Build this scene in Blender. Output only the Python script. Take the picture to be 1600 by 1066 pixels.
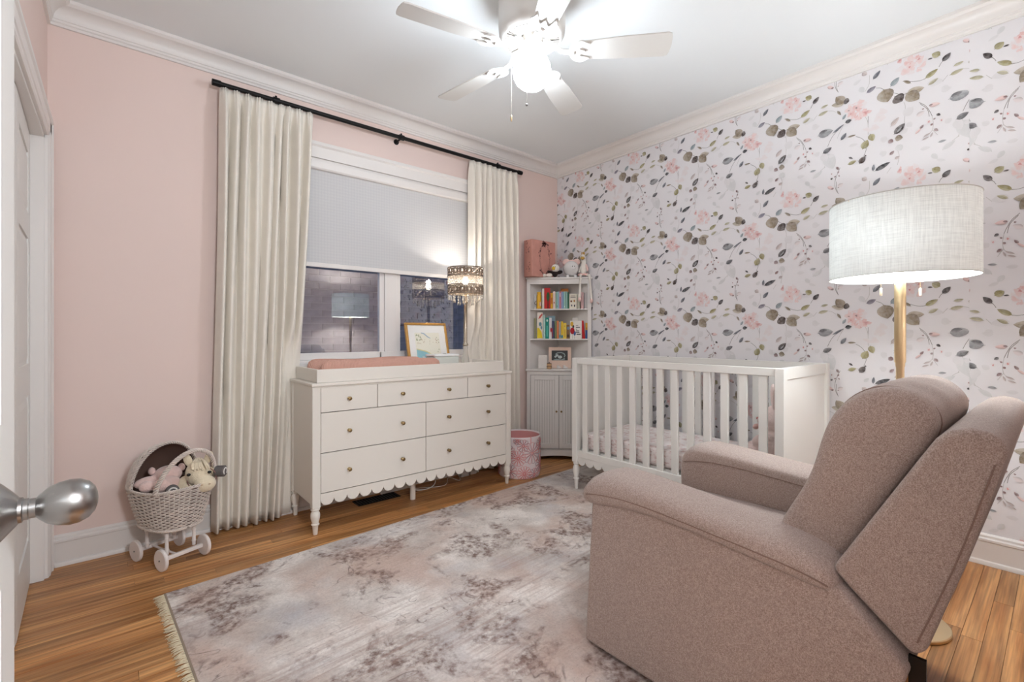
import bpy, bmesh, math, random
from mathutils import Vector, Matrix, Euler
for o in list(bpy.data.objects): bpy.data.objects.remove(o, do_unlink=True)
SC = bpy.context.scene
COL = SC.collection
R = math.radians
rnd = random.Random(7)

# ------------------------------------------------------------------ camera
FPX, CXP, HYP = 733.5, 800.0, 522.0          # focal length and horizon in photo pixels (1600 x 1066)
CAM = Vector((-3.2705, -3.1802, 1.13))
YAW = math.atan2(.647, .763)
cd = bpy.data.cameras.new('camera'); co = bpy.data.objects.new('camera', cd); COL.objects.link(co)
co.location = CAM; co.rotation_euler = (R(90), 0, -YAW)
cd.sensor_width = 36; cd.lens = FPX / 1600 * 36; cd.shift_y = (HYP - 533) / 1600
cd.clip_start = .02; cd.clip_end = 60
SC.camera = co
# ------------------------------------------------------------------ world: dusk outside
W = bpy.data.worlds.new('dusk'); SC.world = W; W.use_nodes = True
W.node_tree.nodes['Background'].inputs[0].default_value = (.20, .33, .62, 1)
W.node_tree.nodes['Background'].inputs[1].default_value = 0.5
# ------------------------------------------------------------------ exposure
SC.view_settings.view_transform = 'Standard'; SC.view_settings.look = 'None'
SC.view_settings.exposure = 0.65; SC.view_settings.gamma = 1.0; SC.view_settings.use_curve_mapping = False
P_GLOBE, P_FLOOR, P_TABLE, P_HALL_FILL = 46.0, 23.0, 3.0, 92.0
WARM = (1.0, .96, .90); NEUT = (.86, .945, 1.0)

# ------------------------------------------------------------------ helpers
FW = Vector((.647, .763, 0)).normalized(); RT = Vector((FW.y, -FW.x, 0)); UP = Vector((0, 0, 1))
def ray(x, y): return FW + RT * ((x - CXP) / FPX) + UP * ((HYP - y) / FPX)
def on_x(x, y, X=0.0): r = ray(x, y); return CAM + r * ((X - CAM.x) / r.x)
def on_y(x, y, Y=0.0): r = ray(x, y); return CAM + r * ((Y - CAM.y) / r.y)
def on_z(x, y, Z=0.0): r = ray(x, y); return CAM + r * ((Z - CAM.z) / r.z)

def lin(c):
    return tuple(((v/255)/12.92 if v/255 <= .04045 else ((v/255+.055)/1.055)**2.4) for v in c)
MATS = {}
def M(name, rgb, rough=.5, metal=0.0, spec=.5, var=None, bump=None, emit=None, sheen=0.0, coat=0.0, wave=None):
    """procedural material: var=(scale, amount), bump=(scale, strength), wave=(scale, strength, axis)"""
    m = bpy.data.materials.new(name); m.use_nodes = True
    nt = m.node_tree; b = nt.nodes['Principled BSDF']
    c = lin(rgb) + (1,)
    b.inputs['Base Color'].default_value = c; b.inputs['Roughness'].default_value = rough
    b.inputs['Metallic'].default_value = metal; b.inputs['Specular IOR Level'].default_value = spec
    if sheen: b.inputs['Sheen Weight'].default_value = sheen; b.inputs['Sheen Roughness'].default_value = .5
    if coat: b.inputs['Coat Weight'].default_value = coat
    if emit: b.inputs['Emission Color'].default_value = lin(emit[0]) + (1,); b.inputs['Emission Strength'].default_value = emit[1]
    if var or bump or wave:
        tc = nt.nodes.new('ShaderNodeTexCoord')
    if var:
        n = nt.nodes.new('ShaderNodeTexNoise'); n.inputs['Scale'].default_value = var[0]; n.inputs['Detail'].default_value = 5
        nt.links.new(tc.outputs['Object'], n.inputs['Vector'])
        r = nt.nodes.new('ShaderNodeValToRGB')
        a = var[1]
        r.color_ramp.elements[0].position = .3; r.color_ramp.elements[1].position = .7
        r.color_ramp.elements[0].color = tuple(v*(1-a) for v in c[:3]) + (1,)
        r.color_ramp.elements[1].color = tuple(min(1, v*(1+a)) for v in c[:3]) + (1,)
        nt.links.new(n.outputs['Fac'], r.inputs[0]); nt.links.new(r.outputs[0], b.inputs['Base Color'])
    hgt = None
    if bump:
        n2 = nt.nodes.new('ShaderNodeTexNoise'); n2.inputs['Scale'].default_value = bump[0]; n2.inputs['Detail'].default_value = 3
        nt.links.new(tc.outputs['Object'], n2.inputs['Vector']); hgt = (n2.outputs['Fac'], bump[1])
    if wave:
        w = nt.nodes.new('ShaderNodeTexWave'); w.inputs['Scale'].default_value = wave[0]; w.bands_direction = wave[2]
        nt.links.new(tc.outputs['Object'], w.inputs['Vector']); hgt = (w.outputs['Fac'], wave[1])
    if hgt:
        bp = nt.nodes.new('ShaderNodeBump'); bp.inputs['Strength'].default_value = hgt[1]; bp.inputs['Distance'].default_value = .004
        nt.links.new(hgt[0], bp.inputs['Height']); nt.links.new(bp.outputs[0], b.inputs['Normal'])
    MATS[name] = m
    return m

def wpos(o):
    p = Vector((0, 0, 0))
    while o is not None: p += o.location; o = o.parent
    return p
class MB:
    """collects geometry for one mesh object"""
    def __init__(s): s.v = []; s.f = []
    def add(s, vs, fs):
        k = len(s.v); s.v += [tuple(v) for v in vs]; s.f += [tuple(i + k for i in f) for f in fs]; return s
    def box(s, a, b, rot=None, piv=None):
        (x0, y0, z0), (x1, y1, z1) = a, b
        vs = [Vector(p) for p in ((x0,y0,z0),(x1,y0,z0),(x1,y1,z0),(x0,y1,z0),(x0,y0,z1),(x1,y0,z1),(x1,y1,z1),(x0,y1,z1))]
        if rot is not None:
            c = Vector(piv) if piv is not None else (Vector(a) + Vector(b)) / 2
            vs = [rot @ (v - c) + c for v in vs]
        return s.add(vs, [(0,3,2,1),(4,5,6,7),(0,1,5,4),(1,2,6,5),(2,3,7,6),(3,0,4,7)])
    def prism(s, poly, z0, z1, fn=lambda u, v, w: (u, v, w)):
        """polygon in (u, v) extruded along w; fn maps (u, v, w) to xyz"""
        n = len(poly); vs = [fn(u, v, z0) for u, v in poly] + [fn(u, v, z1) for u, v in poly]
        fs = [tuple(range(n))[::-1], tuple(range(n, 2*n))] + [(i, (i+1) % n, n + (i+1) % n, n + i) for i in range(n)]
        return s.add(vs, fs)
    def tube(s, path, r, n=8, closed=False, cap=True):
        path = [Vector(p) for p in path]; m = len(path)
        rr = r if isinstance(r, (list, tuple)) else [r]*m
        vs = []; up = None
        for i, p in enumerate(path):
            a = path[(i-1) % m] if (closed or i) else p; b = path[(i+1) % m] if (closed or i < m-1) else p
            t = (b - a)
            if t.length < 1e-9: t = Vector((0, 0, 1))
            t.normalize()
            if up is None:
                up = t.orthogonal().normalized()
            else:
                up = up - t * up.dot(t)
                up = up.normalized() if up.length > 1e-6 else t.orthogonal().normalized()
            q = t.cross(up)
            for k in range(n):
                an = 2*math.pi*k/n; vs.append(p + (up*math.cos(an) + q*math.sin(an))*rr[i])
        fs = []
        for i in range(m if closed else m-1):
            j = (i+1) % m
            for k in range(n):
                l = (k+1) % n; fs.append((i*n+k, i*n+l, j*n+l, j*n+k))
        if cap and not closed:
            fs.append(tuple(range(n))[::-1]); fs.append(tuple(range((m-1)*n, m*n)))
        return s.add(vs, fs)
    def cyl(s, p0, p1, r0, r1=None, n=20): return s.tube([p0, p1], [r0, r0 if r1 is None else r1], n)
    def lathe(s, prof, c=(0, 0, 0), n=24, axis='z', cap=True):
        """prof: (radius, height) pairs, turned about the axis through c"""
        vs = []; c = Vector(c); m = len(prof)
        for r, h in prof:
            for k in range(n):
                a = 2*math.pi*k/n
                u, v = r*math.cos(a), r*math.sin(a)
                vs.append(c + Vector({'z': (u, v, h), 'x': (h, u, v), 'y': (v, h, u)}[axis]))
        fs = [(i*n+k, i*n+(k+1) % n, (i+1)*n+(k+1) % n, (i+1)*n+k) for i in range(m-1) for k in range(n)]
        if cap: fs += [tuple(range(n))[::-1], tuple(range((m-1)*n, m*n))]
        return s.add(vs, fs)
    def ell(s, c, r, rot=None, n=16, m=10):
        if not isinstance(r, (tuple, list)): r = (r, r, r)
        c = Vector(c); vs = []
        for i in range(1, m):
            t = math.pi*i/m
            for k in range(n):
                a = 2*math.pi*k/n
                p = Vector((r[0]*math.sin(t)*math.cos(a), r[1]*math.sin(t)*math.sin(a), -r[2]*math.cos(t)))
                vs.append(c + (rot @ p if rot else p))
        lo = Vector((0, 0, -r[2])); hi = Vector((0, 0, r[2]))
        vs += [c + (rot @ lo if rot else lo), c + (rot @ hi if rot else hi)]
        a, b = (m-1)*n, (m-1)*n+1
        fs = [(i*n+k, i*n+(k+1) % n, (i+1)*n+(k+1) % n, (i+1)*n+k) for i in range(m-2) for k in range(n)]
        fs += [(a, (k+1) % n, k) for k in range(n)] + [(b, (m-2)*n+k, (m-2)*n+(k+1) % n) for k in range(n)]
        return s.add(vs, fs)
    def loft(s, rings, cap=True, closed=False):
        n = len(rings[0]); m = len(rings); vs = [p for r in rings for p in r]
        fs = [(i*n+k, i*n+(k+1) % n, ((i+1) % m)*n+(k+1) % n, ((i+1) % m)*n+k) for i in range(m if closed else m-1) for k in range(n)]
        if cap and not closed: fs += [tuple(range(n))[::-1], tuple(range((m-1)*n, m*n))]
        return s.add(vs, fs)
    def grid(s, rows):
        n = len(rows[0]); m = len(rows); vs = [p for r in rows for p in r]
        return s.add(vs, [(i*n+k, i*n+k+1, (i+1)*n+k+1, (i+1)*n+k) for i in range(m-1) for k in range(n-1)])
    def puff(s, a, b, e=.35, n=10, bulge=.0, fn=None):
        """soft rounded box between corners a and b"""
        a, b = Vector(a), Vector(b); c = (a+b)/2; h = (b-a)/2
        bm = bmesh.new(); bmesh.ops.create_cube(bm, size=2); bmesh.ops.subdivide_edges(bm, edges=bm.edges, cuts=n, use_grid_fill=True)
        vs = []
        for v in bm.verts:
            p = v.co; L = p.normalized(); q = Vector([p[i]*(1-e) + L[i]*1.0*e*(1+.25*e) for i in range(3)])
            w = Vector((c.x+q.x*h.x, c.y+q.y*h.y, c.z+q.z*h.z)); vs.append(fn(w) if fn else w)
        bm.verts.index_update(); fs = [[v.index for v in f.verts] for f in bm.faces]; bm.free()
        return s.add(vs, fs)
    def build(s, name, mat, parent=None, smooth=35, bevel=0, seg=2, local=False, sub=0, remesh=0, solid=0, col=None):
        off = Vector((0, 0, 0)) if (local or parent is None) else wpos(parent)
        me = bpy.data.meshes.new(name); me.from_pydata([tuple(Vector(v) - off) for v in s.v], [], s.f)
        bm = bmesh.new(); bm.from_mesh(me); bmesh.ops.recalc_face_normals(bm, faces=bm.faces); bm.to_mesh(me); bm.free()
        for mm in (mat if isinstance(mat, (list, tuple)) else [mat]): me.materials.append(mm)
        if smooth is not None:
            me.shade_smooth()
            if smooth < 180: me.set_sharp_from_angle(angle=R(smooth))
        o = bpy.data.objects.new(name, me); COL.objects.link(o); o.parent = parent
        if solid:
            md = o.modifiers.new('thickness', 'SOLIDIFY'); md.thickness = solid; md.offset = 0
        if remesh:
            md = o.modifiers.new('remesh', 'REMESH'); md.mode = 'VOXEL'; md.voxel_size = remesh; md.use_smooth_shade = True
            md = o.modifiers.new('smooth', 'SMOOTH'); md.factor = .6; md.iterations = 4
        if bevel:
            md = o.modifiers.new('bevel', 'BEVEL'); md.width = bevel; md.segments = seg; md.limit_method = 'ANGLE'; md.angle_limit = R(40)
        if sub:
            md = o.modifiers.new('subdivision', 'SUBSURF'); md.levels = sub; md.render_levels = sub
        return o
def empty(name, loc=(0, 0, 0), rz=0.0):
    o = bpy.data.objects.new(name, None); COL.objects.link(o); o.location = loc; o.rotation_euler = (0, 0, rz); o.empty_display_size = .05
    return o
def tag(o, label=None, cat=None, group=None, kind=None):
    if label: o['label'] = label
    if cat: o['category'] = cat
    if group: o['group'] = group
    if kind: o['kind'] = kind
    return o
def thing(name, label, cat, loc=(0, 0, 0), rz=0.0, group=None): return tag(empty(name, loc, rz), label, cat, group)
def struct(o): o['kind'] = 'structure'; return o
def copy_obj(o, parent=None, loc=None, rz=None):
    c = o.copy(); COL.objects.link(c); c.parent = parent
    if loc is not None: c.location = loc
    if rz is not None: c.rotation_euler = (0, 0, rz)
    return c
def bez(p, n=12):
    """Catmull-Rom through points"""
    p = [Vector(q) for q in p]; out = []
    for i in range(len(p)-1):
        a = p[max(i-1, 0)]; b = p[i]; c = p[i+1]; d = p[min(i+2, len(p)-1)]
        for k in range(n):
            t = k/n
            out.append(.5*((2*b) + (c-a)*t + (2*a-5*b+4*c-d)*t*t + (3*b-a-3*c+d)*t**3))
    out.append(p[-1]); return out
def point_light(name, loc, power, radius, color, parent=None):
    l = bpy.data.lights.new(name, 'POINT'); l.energy = power; l.shadow_soft_size = radius; l.color = color
    o = bpy.data.objects.new(name, l); COL.objects.link(o)
    o.parent = parent; o.location = Vector(loc) - (wpos(parent) if parent else Vector((0, 0, 0)))
    return o

# ------------------------------------------------------------------ materials
PINK = M('pink_paint', (235, 213, 204), .75, spec=.2, var=(1.2, .012))
CEIL = M('ceiling_paint', (238, 240, 240), .8, spec=.15)
TRIM = M('white_trim_paint', (232, 226, 221), .38, spec=.45)
DOORP = M('white_door_paint', (230, 227, 222), .42, spec=.4)
PAPER = M('wallpaper_ground', (232, 228, 229), .7, spec=.2, var=(5, .012))
CREAM = M('cream_furniture_paint', (233, 226, 216), .4, spec=.4)
CRIBP = M('crib_white_paint', (236, 233, 227), .42, spec=.4)
CABW = M('cabinet_white_laminate', (230, 225, 220), .45, spec=.35)
GROOVE = M('shadow_gap', (96, 84, 74), .9, spec=.1)
BRASS = M('antique_brass', (150, 128, 92), .3, 1.0)
GOLD = M('brushed_gold', (222, 200, 160), .34, 1.0, bump=(300, .03))
NICKEL = M('satin_nickel', (160, 158, 156), .3, 1.0, bump=(220, .04))
BLACKM = M('black_metal', (26, 24, 24), .42, .6)
CURT = M('ivory_linen', (240, 232, 220), .9, spec=.1, var=(14, .02), bump=(420, .25), sheen=.15)
FANW = M('fan_white_enamel', (220, 216, 210), .35, spec=.45)
RECL = M('taupe_upholstery', (176, 152, 141), .95, spec=.08, bump=(700, .5), sheen=.25)
SEAM_M = M('seam_thread', (138, 117, 108), .95, spec=.05)
MUSLIN = M('terracotta_muslin', (206, 160, 144), .95, spec=.05, wave=(36, .5, 'X'))
WICK = M('whitewashed_wicker', (224, 210, 200), .75, spec=.2, var=(30, .12))
WICKD = M('wicker_liner_brown', (118, 92, 82), .9, spec=.1)
PRAMW = M('pram_white_wood', (236, 226, 220), .5, var=(12, .03))
FURP = M('pink_plush_fur', (238, 204, 195), 1.0, spec=.05, bump=(160, .9), sheen=.5)
FURW = M('cream_crochet_yarn', (238, 222, 194), 1.0, spec=.05, bump=(230, .8), sheen=.3)
GREYY = M('grey_yarn', (110, 104, 102), 1.0, spec=.05, bump=(230, .6))
WHITEY = M('white_yarn', (236, 230, 224), 1.0, spec=.05, bump=(230, .6))
BLACKG = M('black_glossy_eye', (16, 14, 14), .15)
# upholstery: two-tone woven speckle
def speckle(m, dark, light, scale):
    nt = m.node_tree; b = nt.nodes['Principled BSDF']
    tc = nt.nodes.new('ShaderNodeTexCoord'); n = nt.nodes.new('ShaderNodeTexNoise'); n.inputs['Scale'].default_value = scale; n.inputs['Detail'].default_value = 2
    n2 = nt.nodes.new('ShaderNodeTexNoise'); n2.inputs['Scale'].default_value = scale*.4
    ad = nt.nodes.new('ShaderNodeMath'); ad.operation = 'MULTIPLY_ADD'; ad.inputs[1].default_value = .3
    r = nt.nodes.new('ShaderNodeValToRGB'); r.color_ramp.elements[0].position = .48; r.color_ramp.elements[1].position = .85
    r.color_ramp.elements[0].color = lin(dark) + (1,); r.color_ramp.elements[1].color = lin(light) + (1,)
    nt.links.new(tc.outputs['Object'], n.inputs['Vector']); nt.links.new(tc.outputs['Object'], n2.inputs['Vector'])
    nt.links.new(n2.outputs['Fac'], ad.inputs[0]); nt.links.new(n.outputs['Fac'], ad.inputs[2])
    nt.links.new(ad.outputs[0], r.inputs[0]); nt.links.new(r.outputs[0], b.inputs['Base Color'])
speckle(RECL, (148, 128, 119), (194, 177, 168), 420)

def emis(name, rgb, strength):
    m = bpy.data.materials.new(name); m.use_nodes = True; nt = m.node_tree
    e = nt.nodes.new('ShaderNodeEmission'); e.inputs[0].default_value = lin(rgb) + (1,); e.inputs[1].default_value = strength
    nt.links.new(e.outputs[0], nt.nodes['Material Output'].inputs[0]); MATS[name] = m; return m
def glassmat(name, ior=1.5, rough=0.0, tint=(1, 1, 1)):
    """thin glass: transparent with a Fresnel mirror reflection"""
    m = bpy.data.materials.new(name); m.use_nodes = True; nt = m.node_tree; nt.nodes.remove(nt.nodes['Principled BSDF'])
    t = nt.nodes.new('ShaderNodeBsdfTransparent'); t.inputs[0].default_value = tint + (1,)
    g = nt.nodes.new('ShaderNodeBsdfGlossy'); g.inputs['Roughness'].default_value = rough
    f = nt.nodes.new('ShaderNodeFresnel')
    gf = nt.nodes.new('ShaderNodeNewGeometry'); mi = nt.nodes.new('ShaderNodeMix'); mi.inputs['A'].default_value = ior; mi.inputs['B'].default_value = 1/ior
    nt.links.new(gf.outputs['Backfacing'], mi.inputs['Factor']); nt.links.new(mi.outputs['Result'], f.inputs[0])
    x = nt.nodes.new('ShaderNodeMixShader'); nt.links.new(f.outputs[0], x.inputs[0]); nt.links.new(t.outputs[0], x.inputs[1]); nt.links.new(g.outputs[0], x.inputs[2])
    nt.links.new(x.outputs[0], nt.nodes['Material Output'].inputs[0]); return m
def shade_mat(name, rgb, trans, weave=0):
    """lamp-shade cloth: diffuse outside, passes part of the bulb's light"""
    m = bpy.data.materials.new(name); m.use_nodes = True; nt = m.node_tree; nt.nodes.remove(nt.nodes['Principled BSDF'])
    d = nt.nodes.new('ShaderNodeBsdfDiffuse'); t = nt.nodes.new('ShaderNodeBsdfTranslucent'); x = nt.nodes.new('ShaderNodeMixShader'); x.inputs[0].default_value = trans
    d.inputs[0].default_value = lin(rgb) + (1,); t.inputs[0].default_value = lin(rgb) + (1,)
    nt.links.new(d.outputs[0], x.inputs[1]); nt.links.new(t.outputs[0], x.inputs[2]); nt.links.new(x.outputs[0], nt.nodes['Material Output'].inputs[0])
    if weave:
        tc = nt.nodes.new('ShaderNodeTexCoord')
        def slub(sx, sz):
            mp = nt.nodes.new('ShaderNodeMapping'); mp.inputs['Scale'].default_value = (sx, sx, sz)
            n = nt.nodes.new('ShaderNodeTexNoise'); n.inputs['Scale'].default_value = 1; n.inputs['Detail'].default_value = 3
            nt.links.new(tc.outputs['Object'], mp.inputs[0]); nt.links.new(mp.outputs[0], n.inputs['Vector']); return n
        a, b = slub(14, 420), slub(260, 14)
        mx = nt.nodes.new('ShaderNodeMath'); mx.operation = 'ADD'; nt.links.new(a.outputs['Fac'], mx.inputs[0]); nt.links.new(b.outputs['Fac'], mx.inputs[1])
        r = nt.nodes.new('ShaderNodeValToRGB'); r.color_ramp.elements[0].position = .62; r.color_ramp.elements[1].position = 1.0
        r.color_ramp.elements[0].color = tuple(v*.8 for v in lin(rgb)) + (1,); r.color_ramp.elements[1].color = lin(rgb) + (1,)
        mh = nt.nodes.new('ShaderNodeMath'); mh.operation = 'MULTIPLY'; mh.inputs[1].default_value = .86
        nt.links.new(mx.outputs[0], mh.inputs[0]); nt.links.new(mh.outputs[0], r.inputs[0])
        for k in (d, t): nt.links.new(r.outputs[0], k.inputs[0])
    return m
# ================================================================== THE SETTING
XL, YF, ZC = -3.516, -3.24, 2.737       # left wall, front wall (behind the camera), ceiling
# ---- oak floor
def oak():
    m = bpy.data.materials.new('oak_strip'); m.use_nodes = True; nt = m.node_tree; b = nt.nodes['Principled BSDF']
    L = nt.links.new; N = nt.nodes.new
    g = N('ShaderNodeNewGeometry'); oi = N('ShaderNodeObjectInfo')
    off = N('ShaderNodeVectorMath'); off.operation = 'SCALE'; off.inputs[0].default_value = (37, 11, 53); L(oi.outputs['Random'], off.inputs['Scale'])
    ad = N('ShaderNodeVectorMath'); L(g.outputs['Position'], ad.inputs[0]); L(off.outputs[0], ad.inputs[1])
    mp = N('ShaderNodeMapping'); mp.inputs['Scale'].default_value = (2.2, 30, 8); L(ad.outputs[0], mp.inputs[0])
    n1 = N('ShaderNodeTexNoise'); n1.inputs['Scale'].default_value = 1.0; n1.inputs['Detail'].default_value = 6; n1.inputs['Distortion'].default_value = .6; L(mp.outputs[0], n1.inputs['Vector'])
    mp2 = N('ShaderNodeMapping'); mp2.inputs['Scale'].default_value = (3, 170, 8); L(ad.outputs[0], mp2.inputs[0])
    n2 = N('ShaderNodeTexNoise'); n2.inputs['Scale'].default_value = 1.0; n2.inputs['Detail'].default_value = 3; L(mp2.outputs[0], n2.inputs['Vector'])
    mp3 = N('ShaderNodeMapping'); mp3.inputs['Scale'].default_value = (1.6, 24, 8); L(ad.outputs[0], mp3.inputs[0])
    w = N('ShaderNodeTexWave'); w.wave_type = 'RINGS'; w.inputs['Scale'].default_value = .9; w.inputs['Distortion'].default_value = 5; w.inputs['Detail'].default_value = 2; L(mp3.outputs[0], w.inputs['Vector'])
    r = N('ShaderNodeValToRGB'); r.color_ramp.elements[0].position = .28; r.color_ramp.elements[1].position = .74
    r.color_ramp.elements[0].color = lin((166, 102, 46)) + (1,); r.color_ramp.elements[1].color = lin((232, 174, 114)) + (1,)
    L(n1.outputs['Fac'], r.inputs[0])
    mr = N('ShaderNodeMapRange'); mr.inputs[3].default_value = .74; mr.inputs[4].default_value = 1.14; L(oi.outputs['Random'], mr.inputs[0])
    mg = N('ShaderNodeMapRange'); mg.inputs[1].default_value = .35; mg.inputs[2].default_value = .6; mg.inputs[3].default_value = .72; mg.inputs[4].default_value = 1.0; L(n2.outputs['Fac'], mg.inputs[0])
    mw = N('ShaderNodeMapRange'); mw.inputs[1].default_value = 0; mw.inputs[2].default_value = .45; mw.inputs[3].default_value = .76; mw.inputs[4].default_value = 1.0; L(w.outputs['Fac'], mw.inputs[0])
    p = N('ShaderNodeMath'); p.operation = 'MULTIPLY'; L(mr.outputs[0], p.inputs[0]); L(mg.outputs[0], p.inputs[1])
    p2 = N('ShaderNodeMath'); p2.operation = 'MULTIPLY'; L(p.outputs[0], p2.inputs[0]); L(mw.outputs[0], p2.inputs[1])
    mm = N('ShaderNodeVectorMath'); mm.operation = 'SCALE'; L(r.outputs[0], mm.inputs[0]); L(p2.outputs[0], mm.inputs['Scale']); L(mm.outputs[0], b.inputs['Base Color'])
    b.inputs['Roughness'].default_value = .36; b.inputs['Specular IOR Level'].default_value = .4
    return m
OAK = oak()
SUB = M('floor_gap', (70, 44, 24), .9)
floor = struct(MB().box((XL-.2, -4.7, -.12), (.14, .16, -.012)).build('floor', SUB, smooth=None))
um = MB().box((-.5, -.5, -.5), (.5, .5, .5)); uo = um.build('plank', OAK, smooth=None, local=True)
pm = uo.data; bpy.data.objects.remove(uo)
PW = .0585
nrow = int((0 - YF) / PW) + 1
for r_ in range(nrow):
    y1 = 0 - r_*PW; y0 = y1 - PW
    x = XL - .11 - rnd.random()*.9
    while x < 0:
        ln = rnd.uniform(.55, 1.5); a, b = max(x, XL-.11), min(x+ln, 0.0)
        if b - a > .02:
            o = bpy.data.objects.new('plank', pm); COL.objects.link(o); o.parent = floor
            o.location = ((a+b)/2, (y0+y1)/2, -.006); o.scale = (b-a-.0012, PW-.0012, .012)
        x += ln
# ---- ceiling
struct(MB().box((XL-.2, -4.7, ZC), (.14, .16, ZC+.12)).build('ceiling', CEIL, smooth=None))
# ---- walls
OX0, OX1, OZ0, OZ1 = -2.452, -.978, .94, 2.29      # window opening
wb = MB().box((XL-.15, 0, 0), (OX0, .14, ZC)).box((OX1, 0, 0), (.12, .14, ZC)).box((OX0, 0, 0), (OX1, .14, OZ0)).box((OX0, 0, OZ1), (OX1, .14, ZC))
struct(wb.build('wall_back', PINK, smooth=None))
wall_right = struct(MB().box((0, -4.7, 0), (.12, 0, ZC)).build('wall_right', PAPER, smooth=None))
CY0, CY1, CZ = -2.40, -.135, 2.05                  # closet opening in the left wall
wl = MB().box((XL-.12, CY1, 0), (XL, 0, ZC)).box((XL-.12, -4.7, 0), (XL, CY0, ZC)).box((XL-.12, CY0, CZ), (XL, CY1, ZC)).box((XL-.17, CY0-.05, 0), (XL-.12, CY1+.05, CZ+.05))
struct(wl.build('wall_left', PINK, smooth=None))
DX0, DX1 = -3.412, -2.48                           # doorway behind the camera
wf = MB().box((XL, YF-.12, 0), (DX0, YF, ZC)).box((DX1, YF-.12, 0), (0, YF, ZC)).box((DX0, YF-.12, 2.05), (DX1, YF, ZC))
struct(wf.build('wall_front', PINK, smooth=None))
struct(MB().box((XL, -4.75, 0), (0, -4.68, ZC)).build('wall_hall', M('hall_taupe_paint', (150, 142, 134), .8), smooth=None))

# ---- crown, base and casing profiles
def run(prof, p0, p1, inward, name, mat, m0=0.0, m1=0.0, bevel=0):
    """straight moulding: profile (out, z) swept from p0 to p1; mitre m0/m1 = extra length per unit of out"""
    p0, p1, inward = Vector(p0), Vector(p1), Vector(inward); d = (p1-p0).normalized()
    r0 = [p0 + inward*o + UP*z + d*(m0*o) for o, z in prof]; r1 = [p1 + inward*o + UP*z - d*(m1*o) for o, z in prof]
    return struct(MB().loft([r0, r1]).build(name, mat, smooth=25))
cz = ZC
crown = [(0, 2.628), (.012, 2.628), (.012, 2.64), (.018, 2.645), (.018, 2.655)] + [(.022 + .05*(1-math.cos(t)), 2.658 + .052*math.sin(t)) for t in (0, .3, .6, .9, 1.2, 1.57)] + [(.078, 2.716), (.084, 2.72), (.084, cz), (0, cz)]
run(crown, (XL, 0, 0), (0, 0, 0), (0, -1, 0), 'trim_1', TRIM, 1, 1)
run(crown, (0, 0, 0), (0, YF, 0), (-1, 0, 0), 'trim_2', TRIM, 1, 1)
run(crown, (XL, YF, 0), (XL, 0, 0), (1, 0, 0), 'trim_3', TRIM, 1, 1)
run(crown, (0, YF, 0), (XL, YF, 0), (0, 1, 0), 'trim_4', TRIM, 1, 1)
base = [(0, 0), (.028, 0), (.028, .008), (.024, .018), (.016, .022), (.016, .112), (.02, .116), (.02, .126), (.012, .132), (.012, .142), (.006, .15), (0, .15)]
run(base, (XL, 0, 0), (0, 0, 0), (0, -1, 0), 'baseboard_back', TRIM, 1, 1)
run(base, (0, 0, 0), (0, YF, 0), (-1, 0, 0), 'baseboard_right', TRIM, 1, 1)
run(base, (XL, YF, 0), (XL, CY0-.1, 0), (1, 0, 0), 'baseboard_left', TRIM)
run(base, (0, YF, 0), (DX1+.09, YF, 0), (0, 1, 0), 'baseboard_front', TRIM)
# closet casing
cas = [(0, 0), (.012, 0), (.016, .006), (.016, .02), (.02, .024), (.02, .07), (.026, .076), (.026, .092), (0, .092)]
def casing(name, axis_pts, out, across, mat=TRIM):
    """casing leg: profile (out, across) swept between two points"""
    p0, p1 = map(Vector, axis_pts); out, across = Vector(out), Vector(across)
    return MB().loft([[p0 + out*o + across*a for o, a in cas], [p1 + out*o + across*a for o, a in cas]])
mb = casing('', ((XL, CY1, 0), (XL, CY1, CZ+.09)), (1, 0, 0), (0, 1, 0))
struct(mb.build('trim_5', TRIM, smooth=25))
struct(casing('', ((XL, CY0, 0), (XL, CY0, CZ+.09)), (1, 0, 0), (0, -1, 0)).build('trim_6', TRIM, smooth=25))
struct(casing('', ((XL, CY0-.09, CZ), (XL, CY1+.09, CZ)), (1, 0, 0), (0, 0, 1)).build('trim_7', TRIM, smooth=25))
struct(MB().box((XL-.12, CY1-.016, 0), (XL+.001, CY1, CZ)).box((XL-.12, CY0, 0), (XL+.001, CY0+.016, CZ)).box((XL-.12, CY0, CZ-.016), (XL+.001, CY1, CZ)).build('trim_8', TRIM, smooth=None))
struct(casing('', ((DX1, YF, 0), (DX1, YF, 2.14)), (0, 1, 0), (1, 0, 0)).build('trim_9', TRIM, smooth=25))
struct(casing('', ((DX0-.0, YF, 2.05), (DX1+.09, YF, 2.05)), (0, 1, 0), (0, 0, 1)).build('trim_10', TRIM, smooth=25))

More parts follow.
